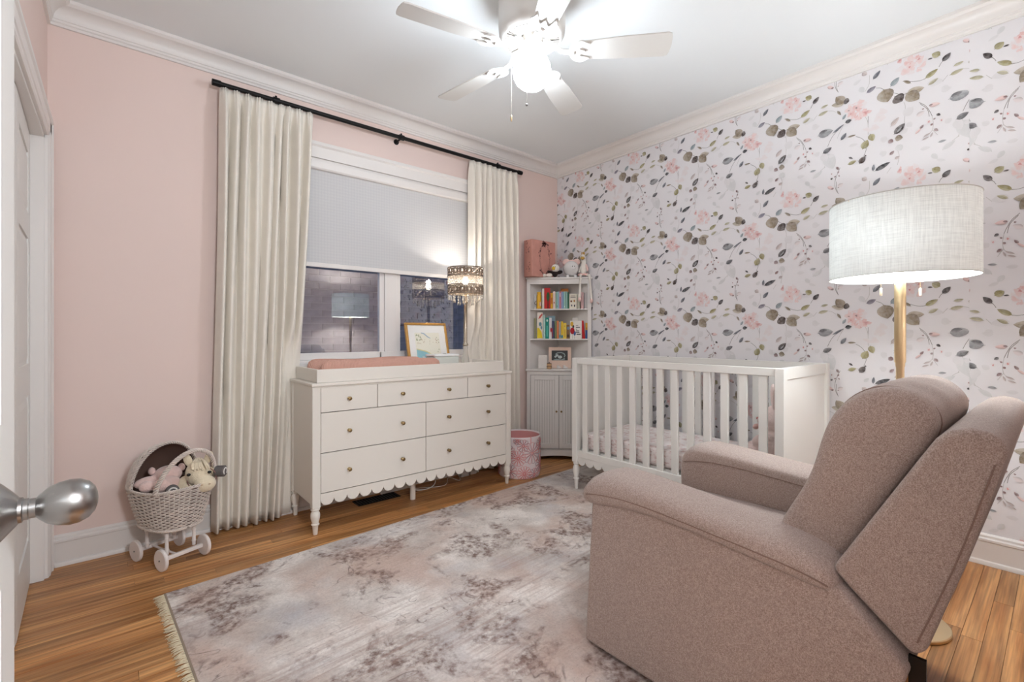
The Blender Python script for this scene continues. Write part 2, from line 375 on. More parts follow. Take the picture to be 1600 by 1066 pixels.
# ---- panelled door leaf, local: width along +x, thickness along y, z up
def leaf(mb, w, h, t, rows, cols, z0=.0):
    st = .1 if cols > 1 else .075
    pw = (w - st*(cols+1)) / cols
    zs = []; z = .2
    mb.box((.0005, -t/2+.006, z0+.0005), (w-.0005, t/2-.006, h-.0005))
    # stiles and rails proud on both faces
    for s in (-1, 1):
        y0, y1 = (t/2-.006, t/2) if s > 0 else (-t/2, -t/2+.006)
        for c in range(cols+1):
            mb.box((c*(pw+st), y0, z0), (c*(pw+st)+st, y1, h))
        for a, b in rows:
            for c in range(cols): mb.box((c*(pw+st)+st, y0, a), (c*(pw+st)+st+pw, y1, b))
    panels = []
    for c in range(cols):
        for (a, b), (a2, b2) in zip(rows[:-1], rows[1:]):
            panels.append((st+c*(pw+st), b, st+c*(pw+st)+pw, a2))
    return panels
def raised(mb, panels, t):
    for x0, za, x1, zb in panels:
        for s in (-1, 1):
            ya, yb = s*(t/2-.006), s*(t/2-.001)
            o, i = .012, .035
            A = [(x0+o, ya, za+o), (x1-o, ya, za+o), (x1-o, ya, zb-o), (x0+o, ya, zb-o)]
            B = [(x0+i, yb, za+i), (x1-i, yb, za+i), (x1-i, yb, zb-i), (x0+i, yb, zb-i)]
            mb.loft([A, B])
ROWS = [(.008, .22), (.86, 1.0), (1.55, 1.66), (1.93, 2.03)]
# bifold closet doors: four leaves, slightly folded
cl = struct(empty('door_1', (XL-.05, 0, 0)))
wleaf = (CY1-CY0-.036) / 4
ang = R(2.0)
yy = CY1-.018
for k in range(4):
    s = 1 if k % 2 == 0 else -1
    mb = MB(); pn = leaf(mb, wleaf-.004, 2.03, .032, ROWS, 1, .008); 
    o = mb.build('door_panel', DOORP, cl, smooth=None, local=True)
    r2 = MB(); raised(r2, pn, .032); q = r2.build('raised_panel', DOORP, o, smooth=None, local=True)
    o.rotation_euler = (0, 0, R(-90) + s*ang); o.location = (-.01 + (0.0 if s > 0 else wleaf*math.sin(ang)), yy, 0)
    yy -= wleaf*math.cos(ang)
def knobmesh(mb, c, d, r=.016, ln=.05):
    """door pull turned about x"""
    mb.lathe([(0.011, 0), (.013, .004), (.006, .008), (.005, .02), (.008, .024), (r*.85, .03), (r, .037), (r*.9, .046), (r*.5, .052), (.001, .054)], c, 18, 'x')
for ky, kz in ((-1.215, .95), (-1.335, .938)):
    mb = MB(); knobmesh(mb, (XL-.05+.018, ky, kz), 1); mb.build('knob', NICKEL, cl)
# entry door standing open against the closet side
ed = struct(empty('door_2', (-3.3925, -3.172, 0)))
mb = MB(); pn = leaf(mb, .927, 2.03, .035, [(.008, .23), (.82, 1.02), (1.55, 1.66), (1.93, 2.03)], 2, .008)
o = mb.build('door_panel', DOORP, ed, smooth=None, local=True); o.rotation_euler = (0, 0, R(90))
r2 = MB(); raised(r2, pn, .035); r2.build('raised_panel', DOORP, o, smooth=None, local=True)
kx, ky, kz = -3.375, -2.382, .922
h = MB().lathe([(.034, 0), (.034, .003), (.031, .006), (.018, .017), (.015, .019), (.0145, .022), (.0125, .023), (.0125, .027), (.0115, .028), (.0115, .036)], (kx, ky, kz), 40, 'x').build('rosette', NICKEL, ed)
MB().lathe([(.011, .034), (.0145, .037), (.021, .044), (.0255, .054), (.0275, .064), (.0265, .073), (.022, .082), (.015, .0875), (.007, .09), (.0008, .0905)], (kx-.001, ky, kz), 40, 'x').build('knob', NICKEL, ed)
MB().box((-3.41, -2.26, .85), (-3.3755, -2.2438, .99)).build('latch_plate', NICKEL, ed, smooth=None)

# ---- window: casing, frame, sashes, panes
win = struct(empty('window_1', ((OX0+OX1)/2, .05, OZ0)))
MB().box((OX0, 0, OZ0), (OX0+.02, .13, OZ1)).box((OX1-.02, 0, OZ0), (OX1, .13, OZ1)).box((OX0, 0, OZ1-.02), (OX1, .13, OZ1)).box((OX0, 0, OZ0), (OX1, .13, OZ0+.018)).build('window_frame', TRIM, win, smooth=None, bevel=.002)
MB().box((-1.762, .034, OZ0), (-1.668, .12, OZ1)).build('mullion', TRIM, win, smooth=None, bevel=.003)
MB().box((-1.79, .028, OZ0+.018), (-1.64, .044, OZ0+.062)).build('mullion_block', TRIM, win, smooth=None, bevel=.002)
# head casing with stepped profile, side casings, sill
hd = [(0, 0), (.018, 0), (.018, .07), (.03, .08), (.03, .1), (.022, .104), (0, .104)]
MB().loft([[Vector((OX0-.1, -o, 2.285+z)) for o, z in hd], [Vector((OX1+.1, -o, 2.285+z)) for o, z in hd]]).build('head_casing', TRIM, win, smooth=25)
for xa, sx in ((OX0, -1), (OX1, 1)):
    MB().loft([[Vector((xa+sx*a, -o, .93)) for o, a in cas], [Vector((xa+sx*a, -o, 2.29)) for o, a in cas]]).build('side_casing', TRIM, win, smooth=25)
MB().box((OX0-.1, -.018, .915), (OX1+.1, .02, .94)).box((OX0-.085, -.012, .85), (OX1+.085, 0, .915)).build('window_sill', TRIM, win, smooth=None, bevel=.004)
GLASS = glassmat('window_glass', 3.9, 0.0, (.86, .9, .95))
for x0, x1 in ((OX0+.02, -1.762), (-1.668, OX1-.02)):
    sb = MB(); sw = .035
    for a, b in (((x0, .045, OZ0+.018), (x0+sw, .085, OZ1-.02)), ((x1-sw, .045, OZ0+.018), (x1, .085, OZ1-.02)), ((x0, .045, OZ0+.018), (x1, .085, OZ0+.063)), ((x0, .045, OZ1-.065), (x1, .085, OZ1-.02))): sb.box(a, b)
    s_ = sb.build('sash', TRIM, win, smooth=None, bevel=.003)
    MB().add([(x0+sw-.004, .062, OZ0+.06), (x1-sw+.004, .062, OZ0+.06), (x1-sw+.004, .062, OZ1-.06), (x0+sw-.004, .062, OZ1-.06)], [(0, 1, 2, 3)]).build('pane', GLASS, s_, smooth=None)
# ---- brick house wall across the gap outside
BRK = M('dusk_brick', (158, 150, 154), .9, spec=.1, var=(9, .35), bump=(60, .5)); MORT = M('brick_mortar', (182, 176, 178), .95)
OYB = 1.6
ow = struct(MB().box((-4.2, OYB, -.3), (1.8, OYB+.1, 2.62)).build('wall_outside', MORT, smooth=None))
bmh = MB().box((-.1, -.012, -.0285), (.1, .02, .0285)).build('brick', BRK, local=True, smooth=None).data
bpy.data.objects.remove(bpy.data.objects['brick'])
nb = 0
for i in range(11):
    for k in range(17):
        x = -2.75 + k*.211 + (.105 if i % 2 else 0); z = .86 + i*.068
        o = bpy.data.objects.new('brick', bmh); COL.objects.link(o); o.parent = ow; o.location = (x, OYB-.001, z); nb += 1
o = MB()
for i in range(-14, 26):
    z = .86 + i*.068
    if 0 <= i < 11: continue
    for k in range(27):
        x = -4.05 + k*.211 + (.105 if i % 2 else 0); o.box((x-.1, OYB-.012, z-.0285), (x+.1, OYB+.02, z+.0285))
for i in range(11):
    z = .86 + i*.068
    for k in list(range(-6, 0)) + list(range(17, 21)):
        x = -2.75 + k*.211 + (.105 if i % 2 else 0); o.box((x-.1, OYB-.012, z-.0285), (x+.1, OYB+.02, z+.0285))
tag(o.build('brickwork', BRK, ow, smooth=None), kind='stuff')

# ================================================================== WALLPAPER PRINT (flat print, watercolour leaves in a repeat)
BG = (232, 228, 229)
PC = dict(dark=(62, 54, 52), brown=(70, 56, 50), slate=(98, 100, 108), purple=(132, 126, 138), blue=(150, 160, 164), olive=(160, 150, 104), pale_olive=(186, 178, 146),
          taupe=(146, 130, 108), taupe2=(176, 162, 142), grey=(158, 158, 160), dgrey=(104, 102, 104), pale=(214, 212, 211), pale2=(222, 218, 218), rosegrey=(204, 188, 184), pink=(230, 199, 195),
          pink2=(224, 177, 172), red=(206, 138, 136), blush=(230, 219, 218), black=(50, 50, 52), stem=(120, 112, 106), fstem=(186, 180, 174), mauve=(146, 118, 116))
A_ = (1180, 130, 7.614); B_ = (1300, 120, 7.614); C_ = (1180, 250, 7.614)
LEAVES = [  # (view, base x, base y, tip x, tip y, width ratio, colour)
 (A_,360,780,440,690,.75,'pale2'),(A_,845,845,930,1020,.52,'pale'),(A_,800,845,850,935,.6,'pale2'),(A_,870,870,945,860,.6,'pale2'),(A_,390,850,430,890,.7,'pale2'),(A_,710,870,770,820,.7,'pale2'),(A_,340,960,395,905,.6,'pale2'),
 (C_,690,220,800,130,.34,'pale'),(C_,600,260,650,310,.5,'pale'),(C_,640,320,720,330,.35,'pale2'),(C_,560,700,700,690,.5,'pale2'),(C_,680,800,770,770,.5,'pale2'),(B_,590,780,660,735,.7,'pale2'),(B_,590,950,650,890,.6,'pale2'),
 (B_,330,130,380,185,.6,'pale'),(B_,255,105,350,30,.4,'pale2'),(B_,200,830,310,800,.35,'pale2'),(C_,15,420,60,370,.5,'pale'),(C_,500,210,590,190,.4,'pale2'),(A_,690,500,740,540,.7,'pale2'),(C_,150,250,205,215,.6,'pale2'),(C_,160,110,215,70,.7,'pale2'),
 (A_,95,395,158,305,.36,'slate'),(A_,40,530,120,465,.42,'purple'),(A_,248,475,322,385,.46,'blue'),(A_,420,452,355,425,.3,'taupe'),(A_,545,412,652,320,.36,'olive'),(A_,572,478,655,412,.34,'pale_olive'),
 (A_,690,250,760,163,.46,'dark'),(A_,670,185,600,170,.72,'olive'),(A_,565,222,608,210,.34,'dark'),(A_,185,505,222,632,.82,'taupe'),(A_,385,555,537,500,.46,'taupe2'),(A_,383,553,492,618,.68,'taupe'),(A_,283,580,350,630,.95,'brown'),
 (A_,750,630,930,560,.5,'grey'),(A_,760,610,860,560,.42,'dgrey'),(A_,925,598,1055,490,.16,'slate'),(A_,808,837,913,765,.46,'dgrey'),(A_,755,390,870,330,.3,'pale_olive'),(A_,785,302,870,258,.32,'pale_olive'),(A_,978,335,1022,382,.32,'taupe'),
 (A_,1060,242,908,270,.42,'taupe2'),(A_,1056,236,962,168,.66,'taupe'),(A_,250,880,320,790,.36,'rosegrey'),(A_,278,962,370,853,.42,'dark'),(A_,300,945,345,885,.22,'grey'),(A_,285,1002,352,1000,.8,'taupe'),(A_,228,1025,270,1040,.8,'mauve'),
 (C_,70,38,96,106,.62,'olive'),(B_,365,862,425,752,.62,'olive'),(C_,302,160,340,215,.75,'pale'),(C_,240,258,278,215,.5,'mauve'),(C_,282,300,326,272,.6,'rosegrey'),(C_,112,414,245,326,.27,'black'),(C_,95,414,102,345,.32,'slate'),
 (C_,655,146,725,124,.32,'grey'),(C_,970,85,996,118,.5,'mauve'),(B_,142,292,208,290,1.0,'brown'),(B_,128,512,168,445,.4,'blue'),(B_,160,548,236,515,.6,'black'),(B_,108,757,172,668,.38,'slate'),(B_,190,722,286,693,.24,'taupe'),
 (B_,328,1037,396,945,.55,'brown'),(B_,388,938,412,944,.6,'dark'),(B_,193,1047,292,998,.42,'olive'),(B_,203,962,250,978,.4,'dark'),(C_,0,482,44,505,.7,'rosegrey'),
 (A_,620,925,655,945,.55,'mauve'),(A_,530,1002,592,960,.26,'rosegrey'),(A_,518,1034,578,1000,.26,'rosegrey'),(A_,590,1005,610,955,.3,'rosegrey'),
 (A_,500,918,530,875,.45,'mauve'),(A_,640,775,674,788,.6,'dark'),(A_,613,830,632,812,.6,'mauve'),(A_,590,890,610,868,.7,'mauve'),(C_,900,238,922,215,.7,'dark'),(C_,980,160,1002,138,.6,'mauve'),(C_,945,210,960,190,.6,'mauve'),
 (A_,458,968,512,912,.28,'pink'),(A_,575,690,672,668,.42,'pink'),(A_,575,690,610,675,.5,'mauve'),(A_,470,790,540,740,.55,'blush'),(C_,862,322,938,348,.42,'pink'),(C_,905,352,938,335,.6,'mauve'),(C_,985,320,1050,280,.6,'blush')]
BLOBS = [  # flower petals (view, x, y, radius, colour)
 (A_,430,250,95,'blush'),(A_,350,300,55,'blush'),(A_,440,185,40,'pink'),(A_,500,222,38,'pink'),(A_,525,272,32,'pink'),(A_,370,335,38,'pink'),(A_,425,290,36,'pink'),(A_,460,160,30,'blush'),(A_,325,218,34,'pink2'),(A_,325,215,17,'red'),(A_,490,212,12,'red'),(A_,410,288,10,'red'),
 (B_,270,420,95,'blush'),(B_,350,350,60,'blush'),(B_,335,310,42,'pink'),(B_,290,375,36,'pink2'),(B_,205,400,40,'pink'),(B_,240,440,34,'pink2'),(B_,325,488,42,'pink'),(B_,405,425,42,'pink2'),(B_,405,425,22,'red'),(B_,290,372,11,'mauve'),(B_,200,405,10,'mauve'),(B_,225,445,10,'red'),(B_,345,494,9,'red'),
 (B_,560,480,55,'blush'),(B_,600,420,40,'blush'),(B_,500,610,45,'blush'),(B_,415,630,36,'blush'),(B_,600,500,34,'blush'),
 (A_,510,750,10,'red'),(A_,575,848,11,'red'),(A_,682,838,9,'red'),(A_,525,718,8,'mauve'),(C_,998,190,10,'mauve'),(C_,912,168,12,'pink'),(C_,912,168,6,'mauve'),(C_,1015,302,9,'red'),(C_,990,330,8,'mauve'),(A_,575,848,22,'blush'),(A_,682,835,18,'blush')]
STEMS = [(A_,[(120,485),(160,487),(185,503)],'stem'),(A_,[(272,540),(330,560),(385,557)],'stem'),(A_,[(350,430),(440,435),(500,430),(548,410)],'stem'),(A_,[(660,302),(675,270),(690,248)],'stem'),(A_,[(868,332),(920,332),(958,346)],'fstem'),
 (A_,[(1055,492),(1000,545),(930,622),(890,690),(862,758)],'stem'),(A_,[(1050,500),(1000,600),(975,660)],'fstem'),(A_,[(490,650),(545,685),(580,740),(602,790)],'stem'),(A_,[(500,665),(560,720),(578,795)],'stem'),(A_,[(602,790),(612,870),(600,940),(555,985)],'fstem'),(A_,[(605,930),(650,985)],'fstem'),
 (A_,[(360,640),(372,690),(365,850)],'fstem'),(A_,[(860,830),(850,930),(820,1010)],'fstem'),(A_,[(62,350),(60,440),(20,520)],'fstem'),(C_,[(835,85),(790,120),(690,225)],'fstem'),(C_,[(990,402),(962,360),(948,300),(955,230),(985,150),(1010,90)],'stem'),(C_,[(985,395),(968,340),(965,260)],'stem'),
 (C_,[(300,200),(320,260),(305,360)],'fstem'),(B_,[(395,475),(425,540),(430,690)],'fstem'),(B_,[(430,470),(428,580)],'stem'),(B_,[(284,712),(340,728),(385,765),(405,850),(400,890),(378,940)],'stem'),(B_,[(290,1000),(330,1000)],'fstem'),(A_,[(735,385),(690,450)],'fstem'),(C_,[(250,380),(215,440)],'fstem')]
TU, TV = .589, .600
tile = []       # (polygon points with colours) in (u = -y, v = z)
def wp(view, x, y):
    p = on_x(view[0] + x/view[2], view[1] + y/view[2], 0.0); return Vector((-p.y, p.z))
def mixc(a, b, t): return tuple(a[i]*(1-t) + b[i]*t for i in range(3))
PETALS = []
for view, fx_, fy_, spread in ((A_, 430, 250, 105), (B_, 285, 410, 110)):
    for _ in range(34):
        an, rr_ = rnd.uniform(0, 6.28), spread*rnd.random()**.6
        PETALS.append((view, fx_ + rr_*math.cos(an), fy_ + rr_*.85*math.sin(an), rnd.uniform(18, 34), rnd.choice(['blush', 'pink', 'pink', 'pink2', 'blush'])))
for view, x, y, r, c in [q for q in sorted(BLOBS, key=lambda q: -q[3]) if q[3] > 50] + PETALS + [q for q in sorted(BLOBS, key=lambda q: -q[3]) if q[3] <= 50]:
    cpt = wp(view, x, y); rr = r/7.614*2.75/733.5*1.05; pts = []
    col = PC[c]; n = 11; ph = rnd.random()*6
    sq = rnd.uniform(.5, .95); ro = rnd.uniform(0, 3.14)
    ring = [cpt + Matrix.Rotation(ro, 2) @ Vector((math.cos(2*math.pi*k/n), sq*math.sin(2*math.pi*k/n)))*rr*(1 + .28*math.sin(3*2*math.pi*k/n + ph) + rnd.uniform(-.12, .12)) for k in range(n)]
    edge = mixc(col, BG, .85 if r > 50 else (.5 if r > 15 else .2))
    tile.append(('fan', cpt, ring, col, [mixc(edge, col, rnd.random()*.5) for _ in ring]))
for view, bx, by, tx, ty, w, c in LEAVES:
    b, t = wp(view, bx, by), wp(view, tx, ty); d = t - b; L = d.length; d = d.normalized() if L > 1e-6 else Vector((1, 0)); q = Vector((-d.y, d.x))
    col = PC[c]; W_ = L*w*.6; n = 7; up_, dn = [], []
    for k in range(n+1):
        s = k/n; hw = W_*(math.sin(math.pi*s**.8)**.75 if 0 < s < 1 else 0)
        up_.append(b + d*L*s + q*hw); dn.append(b + d*L*s - q*hw)
    soft = c in ('pale', 'pale2')
    light = mixc(col, BG, .32 if not soft else .35); dk = tuple(v*.84 for v in col) if not soft else col
    sgn = rnd.random() < .5
    mids = [b + d*L*(k/n) for k in range(n+1)]
    tile.append(('leaf', mids, up_, dn, col, dk if sgn else light, light if sgn else dk))
    if not soft and c not in ('pink', 'blush') and L > .02:
        tile.append(('line', [b - d*L*.06, b + d*L*.45, b + d*L*.8], .0005 + .0004*w, mixc(tuple(v*.72 for v in col), BG, .1)))
for view, pts, c in STEMS:
    P_ = [wp(view, *p) for p in pts]; P3 = bez([Vector((p.x, p.y, 0)) for p in P_], 5)
    tile.insert(0, ('line', [Vector((p.x, p.y)) for p in P3], .0011 if c == 'stem' else .0009, PC[c]))
wv, wf_, wc = [], [], []
ZTOP, ZBOT = 2.63, .15
def put(du, dv, lo, hi, mirror=None):
    for idx, e in enumerate(tile):
        dx = .0004 + idx*.000012
        if e[0] == 'fan': P_, cs = [e[1]] + e[2], [e[3]] + e[4]; F_ = [(0, 1+k, 1+(k+1) % len(e[2])) for k in range(len(e[2]))]
        elif e[0] == 'leaf':
            _, m_, u_, d_, c0, c1, c2 = e; n = len(m_); P_ = m_ + u_ + d_; cs = [c0]*n + [c1]*n + [c2]*n
            F_ = [(k, k+1, n+k+1, n+k) for k in range(n-1)] + [(k+1, k, 2*n+k, 2*n+k+1) for k in range(n-1)]
        else:
            _, pts, w, c0 = e; n = len(pts); P_ = []; F_ = []
            for k in range(n):
                t = (pts[min(k+1, n-1)] - pts[max(k-1, 0)]); t = t.normalized() if t.length > 1e-9 else Vector((1, 0)); q = Vector((-t.y, t.x))
                P_ += [pts[k] + q*w, pts[k] - q*w]
            F_ = [(2*k, 2*k+1, 2*k+3, 2*k+2) for k in range(n-1)]; cs = [c0]*len(P_)
        Q = []
        for p in P_:
            u, v = p.x + du, p.y + dv
            if mirror is not None: u = mirror*2 - u
            Q.append((u, v))
        us = [q[0] for q in Q]; vs_ = [q[1] for q in Q]
        if max(us) < lo + .002 or min(us) > hi - .002 or max(vs_) < ZBOT + .002 or min(vs_) > ZTOP - .002: continue
        k0 = len(wv)
        for (u, v), c in zip(Q, cs):
            wv.append((-dx, -min(max(u, lo), hi), min(max(v, ZBOT), ZTOP))); wc.append(lin(c) + (1,))
        wf_.extend(tuple(i + k0 for i in f) for f in F_)
SEAM = 2.868
for i in range(-5, 3):
    for j in range(-5, 2):
        put(i*TU, j*TV, .004, SEAM)
for i in range(-1, 2):
    for j in range(-5, 2):
        put(i*TU + .02, j*TV - .06, SEAM, 3.235, mirror=SEAM+.0)
me = bpy.data.meshes.new('wallpaper_print'); me.from_pydata(wv, [], wf_)
ca = me.color_attributes.new('print', 'FLOAT_COLOR', 'POINT')
ca.data.foreach_set('color', [x for c in wc for x in c])
pmn = bpy.data.materials.new('wallpaper_ink'); pmn.use_nodes = True; nt = pmn.node_tree; bs = nt.nodes['Principled BSDF']
at = nt.nodes.new('ShaderNodeVertexColor'); at.layer_name = 'print'
tcx = nt.nodes.new('ShaderNodeTexCoord'); nz = nt.nodes.new('ShaderNodeTexNoise'); nz.inputs['Scale'].default_value = 60; nz.inputs['Detail'].default_value = 4
nt.links.new(tcx.outputs['Object'], nz.inputs['Vector'])
mr = nt.nodes.new('ShaderNodeMapRange'); mr.inputs[1].default_value = .35; mr.inputs[2].default_value = .75; mr.inputs[3].default_value = 0; mr.inputs[4].default_value = .26
nt.links.new(nz.outputs['Fac'], mr.inputs[0])
mxx = nt.nodes.new('ShaderNodeMixRGB'); mxx.inputs[2].default_value = lin(BG) + (1,)
nt.links.new(mr.outputs[0], mxx.inputs[0]); nt.links.new(at.outputs[0], mxx.inputs[1]); nt.links.new(mxx.outputs[0], bs.inputs['Base Color'])
bs.inputs['Roughness'].default_value = .7; bs.inputs['Specular IOR Level'].default_value = .2
me.materials.append(pmn)
wpo = bpy.data.objects.new('wallpaper_print', me); COL.objects.link(wpo); wpo.parent = wall_right; wpo['kind'] = 'stuff'
# ================================================================== CEILING FAN
FX, FY = -1.765, -1.55
fan = thing('ceiling_fan', 'white five-blade ceiling fan with a lit round glass globe', 'ceiling fan', (FX, FY, ZC))
HB = 2.515
MB().lathe([(.150, ZC), (.158, ZC-.02), (.158, 2.58), (.155, 2.545), (.148, 2.53), (.140, HB+.004), (.135, HB), (.075, HB-.002), (.06, HB+.008), (.05, HB+.012)], (FX, FY, 0), 56).build('motor_housing', FANW, fan, smooth=40)
VENT = M('fan_vent_slot', (120, 112, 104), .8)
sl = MB()
for k in range(48):
    if k % 12 in (0,): continue
    a = 2*math.pi*k/48; ca, sa = math.cos(a), math.sin(a)
    def q(r, w, z): return (FX + r*ca - w*sa, FY + r*sa + w*ca, z)
    sl.loft([[q(.088, -.0022, z) , q(.128, -.0034, z), q(.128, .0034, z), q(.088, .0022, z)] for z in (HB-.0012, HB-.0042)])
sl.build('vent_slots', VENT, fan, smooth=None)
MB().lathe([(.052, HB+.012), (.052, HB-.02), (.046, HB-.022)], (FX, FY, 0), 28).build('motor_hub', M('fan_hub_grey', (150, 142, 134), .45, .4), fan)
MB().lathe([(.04, HB-.018), (.045, HB-.022), (.047, HB-.03), (.047, HB-.075), (.044, HB-.08), (.052, HB-.083), (.055, HB-.09), (.055, HB-.1), (.05, HB-.104)], (FX, FY, 0), 36).build('switch_cup', FANW, fan)
GZ = 2.373
MB().lathe([(.048, GZ+.076), (.06, GZ+.068), (.076, GZ+.048), (.087, GZ+.02), (.09, GZ-.005), (.086, GZ-.03), (.074, GZ-.055), (.054, GZ-.074), (.028, GZ-.086), (.0008, GZ-.09)], (FX, FY, 0), 40).build('globe', emis('opal_globe_lit', (230, 243, 255), P_GLOBE), fan, smooth=180)
BZ = 2.452
def blade_outline():
    pts = []; r0, r1 = .20, .635
    for t in range(0, 7): a = math.pi/2 + math.pi*t/6*1.0; pts.append((r0+.03+.03*math.cos(a), .05*math.sin(a)))
    pts += [(.40, -.062), (r1-.02, -.067), (r1-.005, -.06), (r1, -.045), (r1+.004, 0), (r1, .045), (r1-.005, .06), (r1-.02, .067), (.40, .062)]
    return pts
for k in range(5):
    az = R(-47 + 72*k); rz = Matrix.Rotation(az, 3, 'Z'); tilt = Matrix.Rotation(R(-12), 3, 'X')
    def mp(u, v, w, tl=True, zz=BZ):
        p = Vector((u, v, w))
        if tl: p = tilt @ p
        p = rz @ p; return (FX + p.x, FY + p.y, zz + p.z)
    bl = MB().prism(blade_outline(), 0, .006, lambda u, v, w: mp(u, v, w)).build('blade', FANW, fan, smooth=30)
    br = MB()
    # arm from hub to blade
    br.tube([mp(.052, 0, .0, False, HB-.012), mp(.09, 0, -.006, False, HB-.012), mp(.14, 0, -.004, False, BZ+.008), mp(.20, 0, 0, False, BZ-.004)], [.011, .010, .011, .013], 10)
    # scalloped plate under the blade root: crescent with three lobes
    out = []
    for t in range(25):
        a = math.pi*(.5 + t/24); out.append((.235 + .06*math.cos(a), .062*math.sin(a)))
    inn = []
    for t in range(25):
        s = -1 + 2*t/24; inn.append((.262 + .018*math.cos(3*math.pi*s) - .030*(1-abs(s)), .060*s))
    br.prism(out + inn, -.008, 0, lambda u, v, w: mp(u, v, w))
    br.build('blade_bracket', FANW, fan, smooth=40, bevel=.0015)
for px_, py_, d_ in ((799, 185, .0), (823, 164, .0)):
    # pull chains hang from the switch cup
    dz = (Vector((FX, FY, 0)) - CAM).dot(FW)
    base_ = CAM + ray(px_, py_) * (dz - .03)
    ch = MB().cyl((base_.x, base_.y, base_.z+.012), (base_.x, base_.y, HB-.07), .0009, None, 6)
    c_ = ch.build('pull_chain', M('chain_steel', (196, 190, 180), .35, .9) if 'chain_steel' not in MATS else MATS['chain_steel'], fan)
    if px_ < 810: MB().lathe([(.002, .014), (.004, .01), (.0045, -.006), (.003, -.014), (.0005, -.015)], base_, 12).build('pendant', GOLD, c_)
    else: MB().ell(base_, .006, n=12, m=8).build('pendant', NICKEL, c_)

# ================================================================== CURTAINS
RZ_, RY_ = 2.545, -.085
rod = thing('curtain_rod', 'long black metal curtain rod above the window', 'curtain rod', (-1.69, RY_, RZ_))
MB().cyl((-2.82, RY_, RZ_), (-.565, RY_, RZ_), .0135, None, 16).build('pole', BLACKM, rod)
for x in (-2.83, -.555): MB().lathe([(.0165, -.022), (.018, -.018), (.018, .018), (.0165, .022)], (x, RY_, RZ_), 18, 'x').build('finial', BLACKM, rod)
for x in (-2.52, -1.69, -.80):
    b_ = MB().tube([(x, -.004, RZ_-.006), (x, RY_+.004, RZ_-.006)], .007, 10).lathe([(.019, -.018), (.019, .018)], (x, RY_, RZ_), 16, 'x')
    b_.box((x-.007, RY_-.017, RZ_-.0135), (x+.007, RY_+.01, RZ_-.006)).lathe([(.02, 0), (.02, -.006)], (x, 0, RZ_-.006), 16, 'y').lathe([(.006, .016), (.0075, .02), (.006, .03), (.001, .032)], (x, RY_+.004, RZ_), 10)
    b_.build('bracket', BLACKM, rod)
def curtain(name, label, xt0, xt1, xb0, xb1, n, seed, mid=0.0, flat0=.0):
    rr = random.Random(seed)
    t = thing(name, label, 'curtain', ((xt0+xt1)/2, RY_, 0))
    rows = []; NS = n*16; zt, zb = 2.5305, .012
    ph = [rr.uniform(.75, 1.3) for _ in range(n+1)]; tot = sum(ph[:n]); ac = [0]
    for k in range(n): ac.append(ac[-1] + ph[k]/tot)
    amp_k = [rr.uniform(.7, 1.2) for _ in range(n)]
    NZ = 46
    for i in range(NZ+1):
        f = i/NZ; z = zt + (zb-zt)*(f**1.15)
        row = []
        xl = xt0 + (xb0-xt0)*f; xr = xt1 + (xb1-xt1)*f + mid*math.sin(math.pi*f)
        top = max(0, 1 - (zt - z)/.14)
        for j in range(NS+1):
            s = j/NS
            k = min(n-1, max(0, next((q for q in range(n) if s <= ac[q+1] + 1e-9), n-1)))
            u = (s - ac[k])/(ac[k+1]-ac[k])
            # fold section: rounded forward lobe, tight pinch behind; pinched three-finger pleat at the heading
            lobe = (0.5 - .5*math.cos(2*math.pi*u))
            body = -.075*amp_k[k]*(lobe**.8)
            pin = -.03*(math.exp(-((u-.5)/.10)**2) + .75*math.exp(-((u-.3)/.06)**2) + .75*math.exp(-((u-.7)/.06)**2))
            dep = body*(1-top) + pin*top
            dep *= .85 + .15*math.sin(3*f + k)
            sway = .006*math.sin(5*f + k*1.7)*(1-top)
            w_ = .012*math.sin(2*math.pi*u)*(1-top)
            y = -.042 - .032*top + dep
            xx_ = xl + (xr-xl)*s
            # pressed flat between the dresser and the wall
            tw = max(0, min(1, (1.25-z)/.3)); tw = tw*tw*(3-2*tw)
            tx = max(0, min(1, (xx_+2.52)/.07, (-.90-xx_)/.07))
            y = y + ((-.037 + dep*.06) - y)*tw*tx
            row.append((xl + (xr-xl)*s + sway + w_*((xr-xl)/.5)*.0, y, z))
        rows.append(row)
    MB().grid(rows).build('curtain_panel', CURT, t, smooth=180, solid=.003)
    # stitched heading band and hooks
    for k in range(n):
        s = (ac[k]+ac[k+1])/2; x = xt0 + (xt1-xt0)*s
        MB().tube([(x, -.066, 2.50), (x, -.064, 2.53), (x, RY_+.0155, 2.5315)], .0018, 6).build('drapery_hook', BLACKM, t)
    return t
curtain('drape', 'ivory pleated curtain hanging beside the wicker doll pram', -2.812, -2.30, -2.845, -2.425, 9, 3, mid=.02)
curtain('drape', 'ivory pleated curtain hanging beside the corner cabinet', -1.083, -.578, -1.09, -.51, 9, 8)

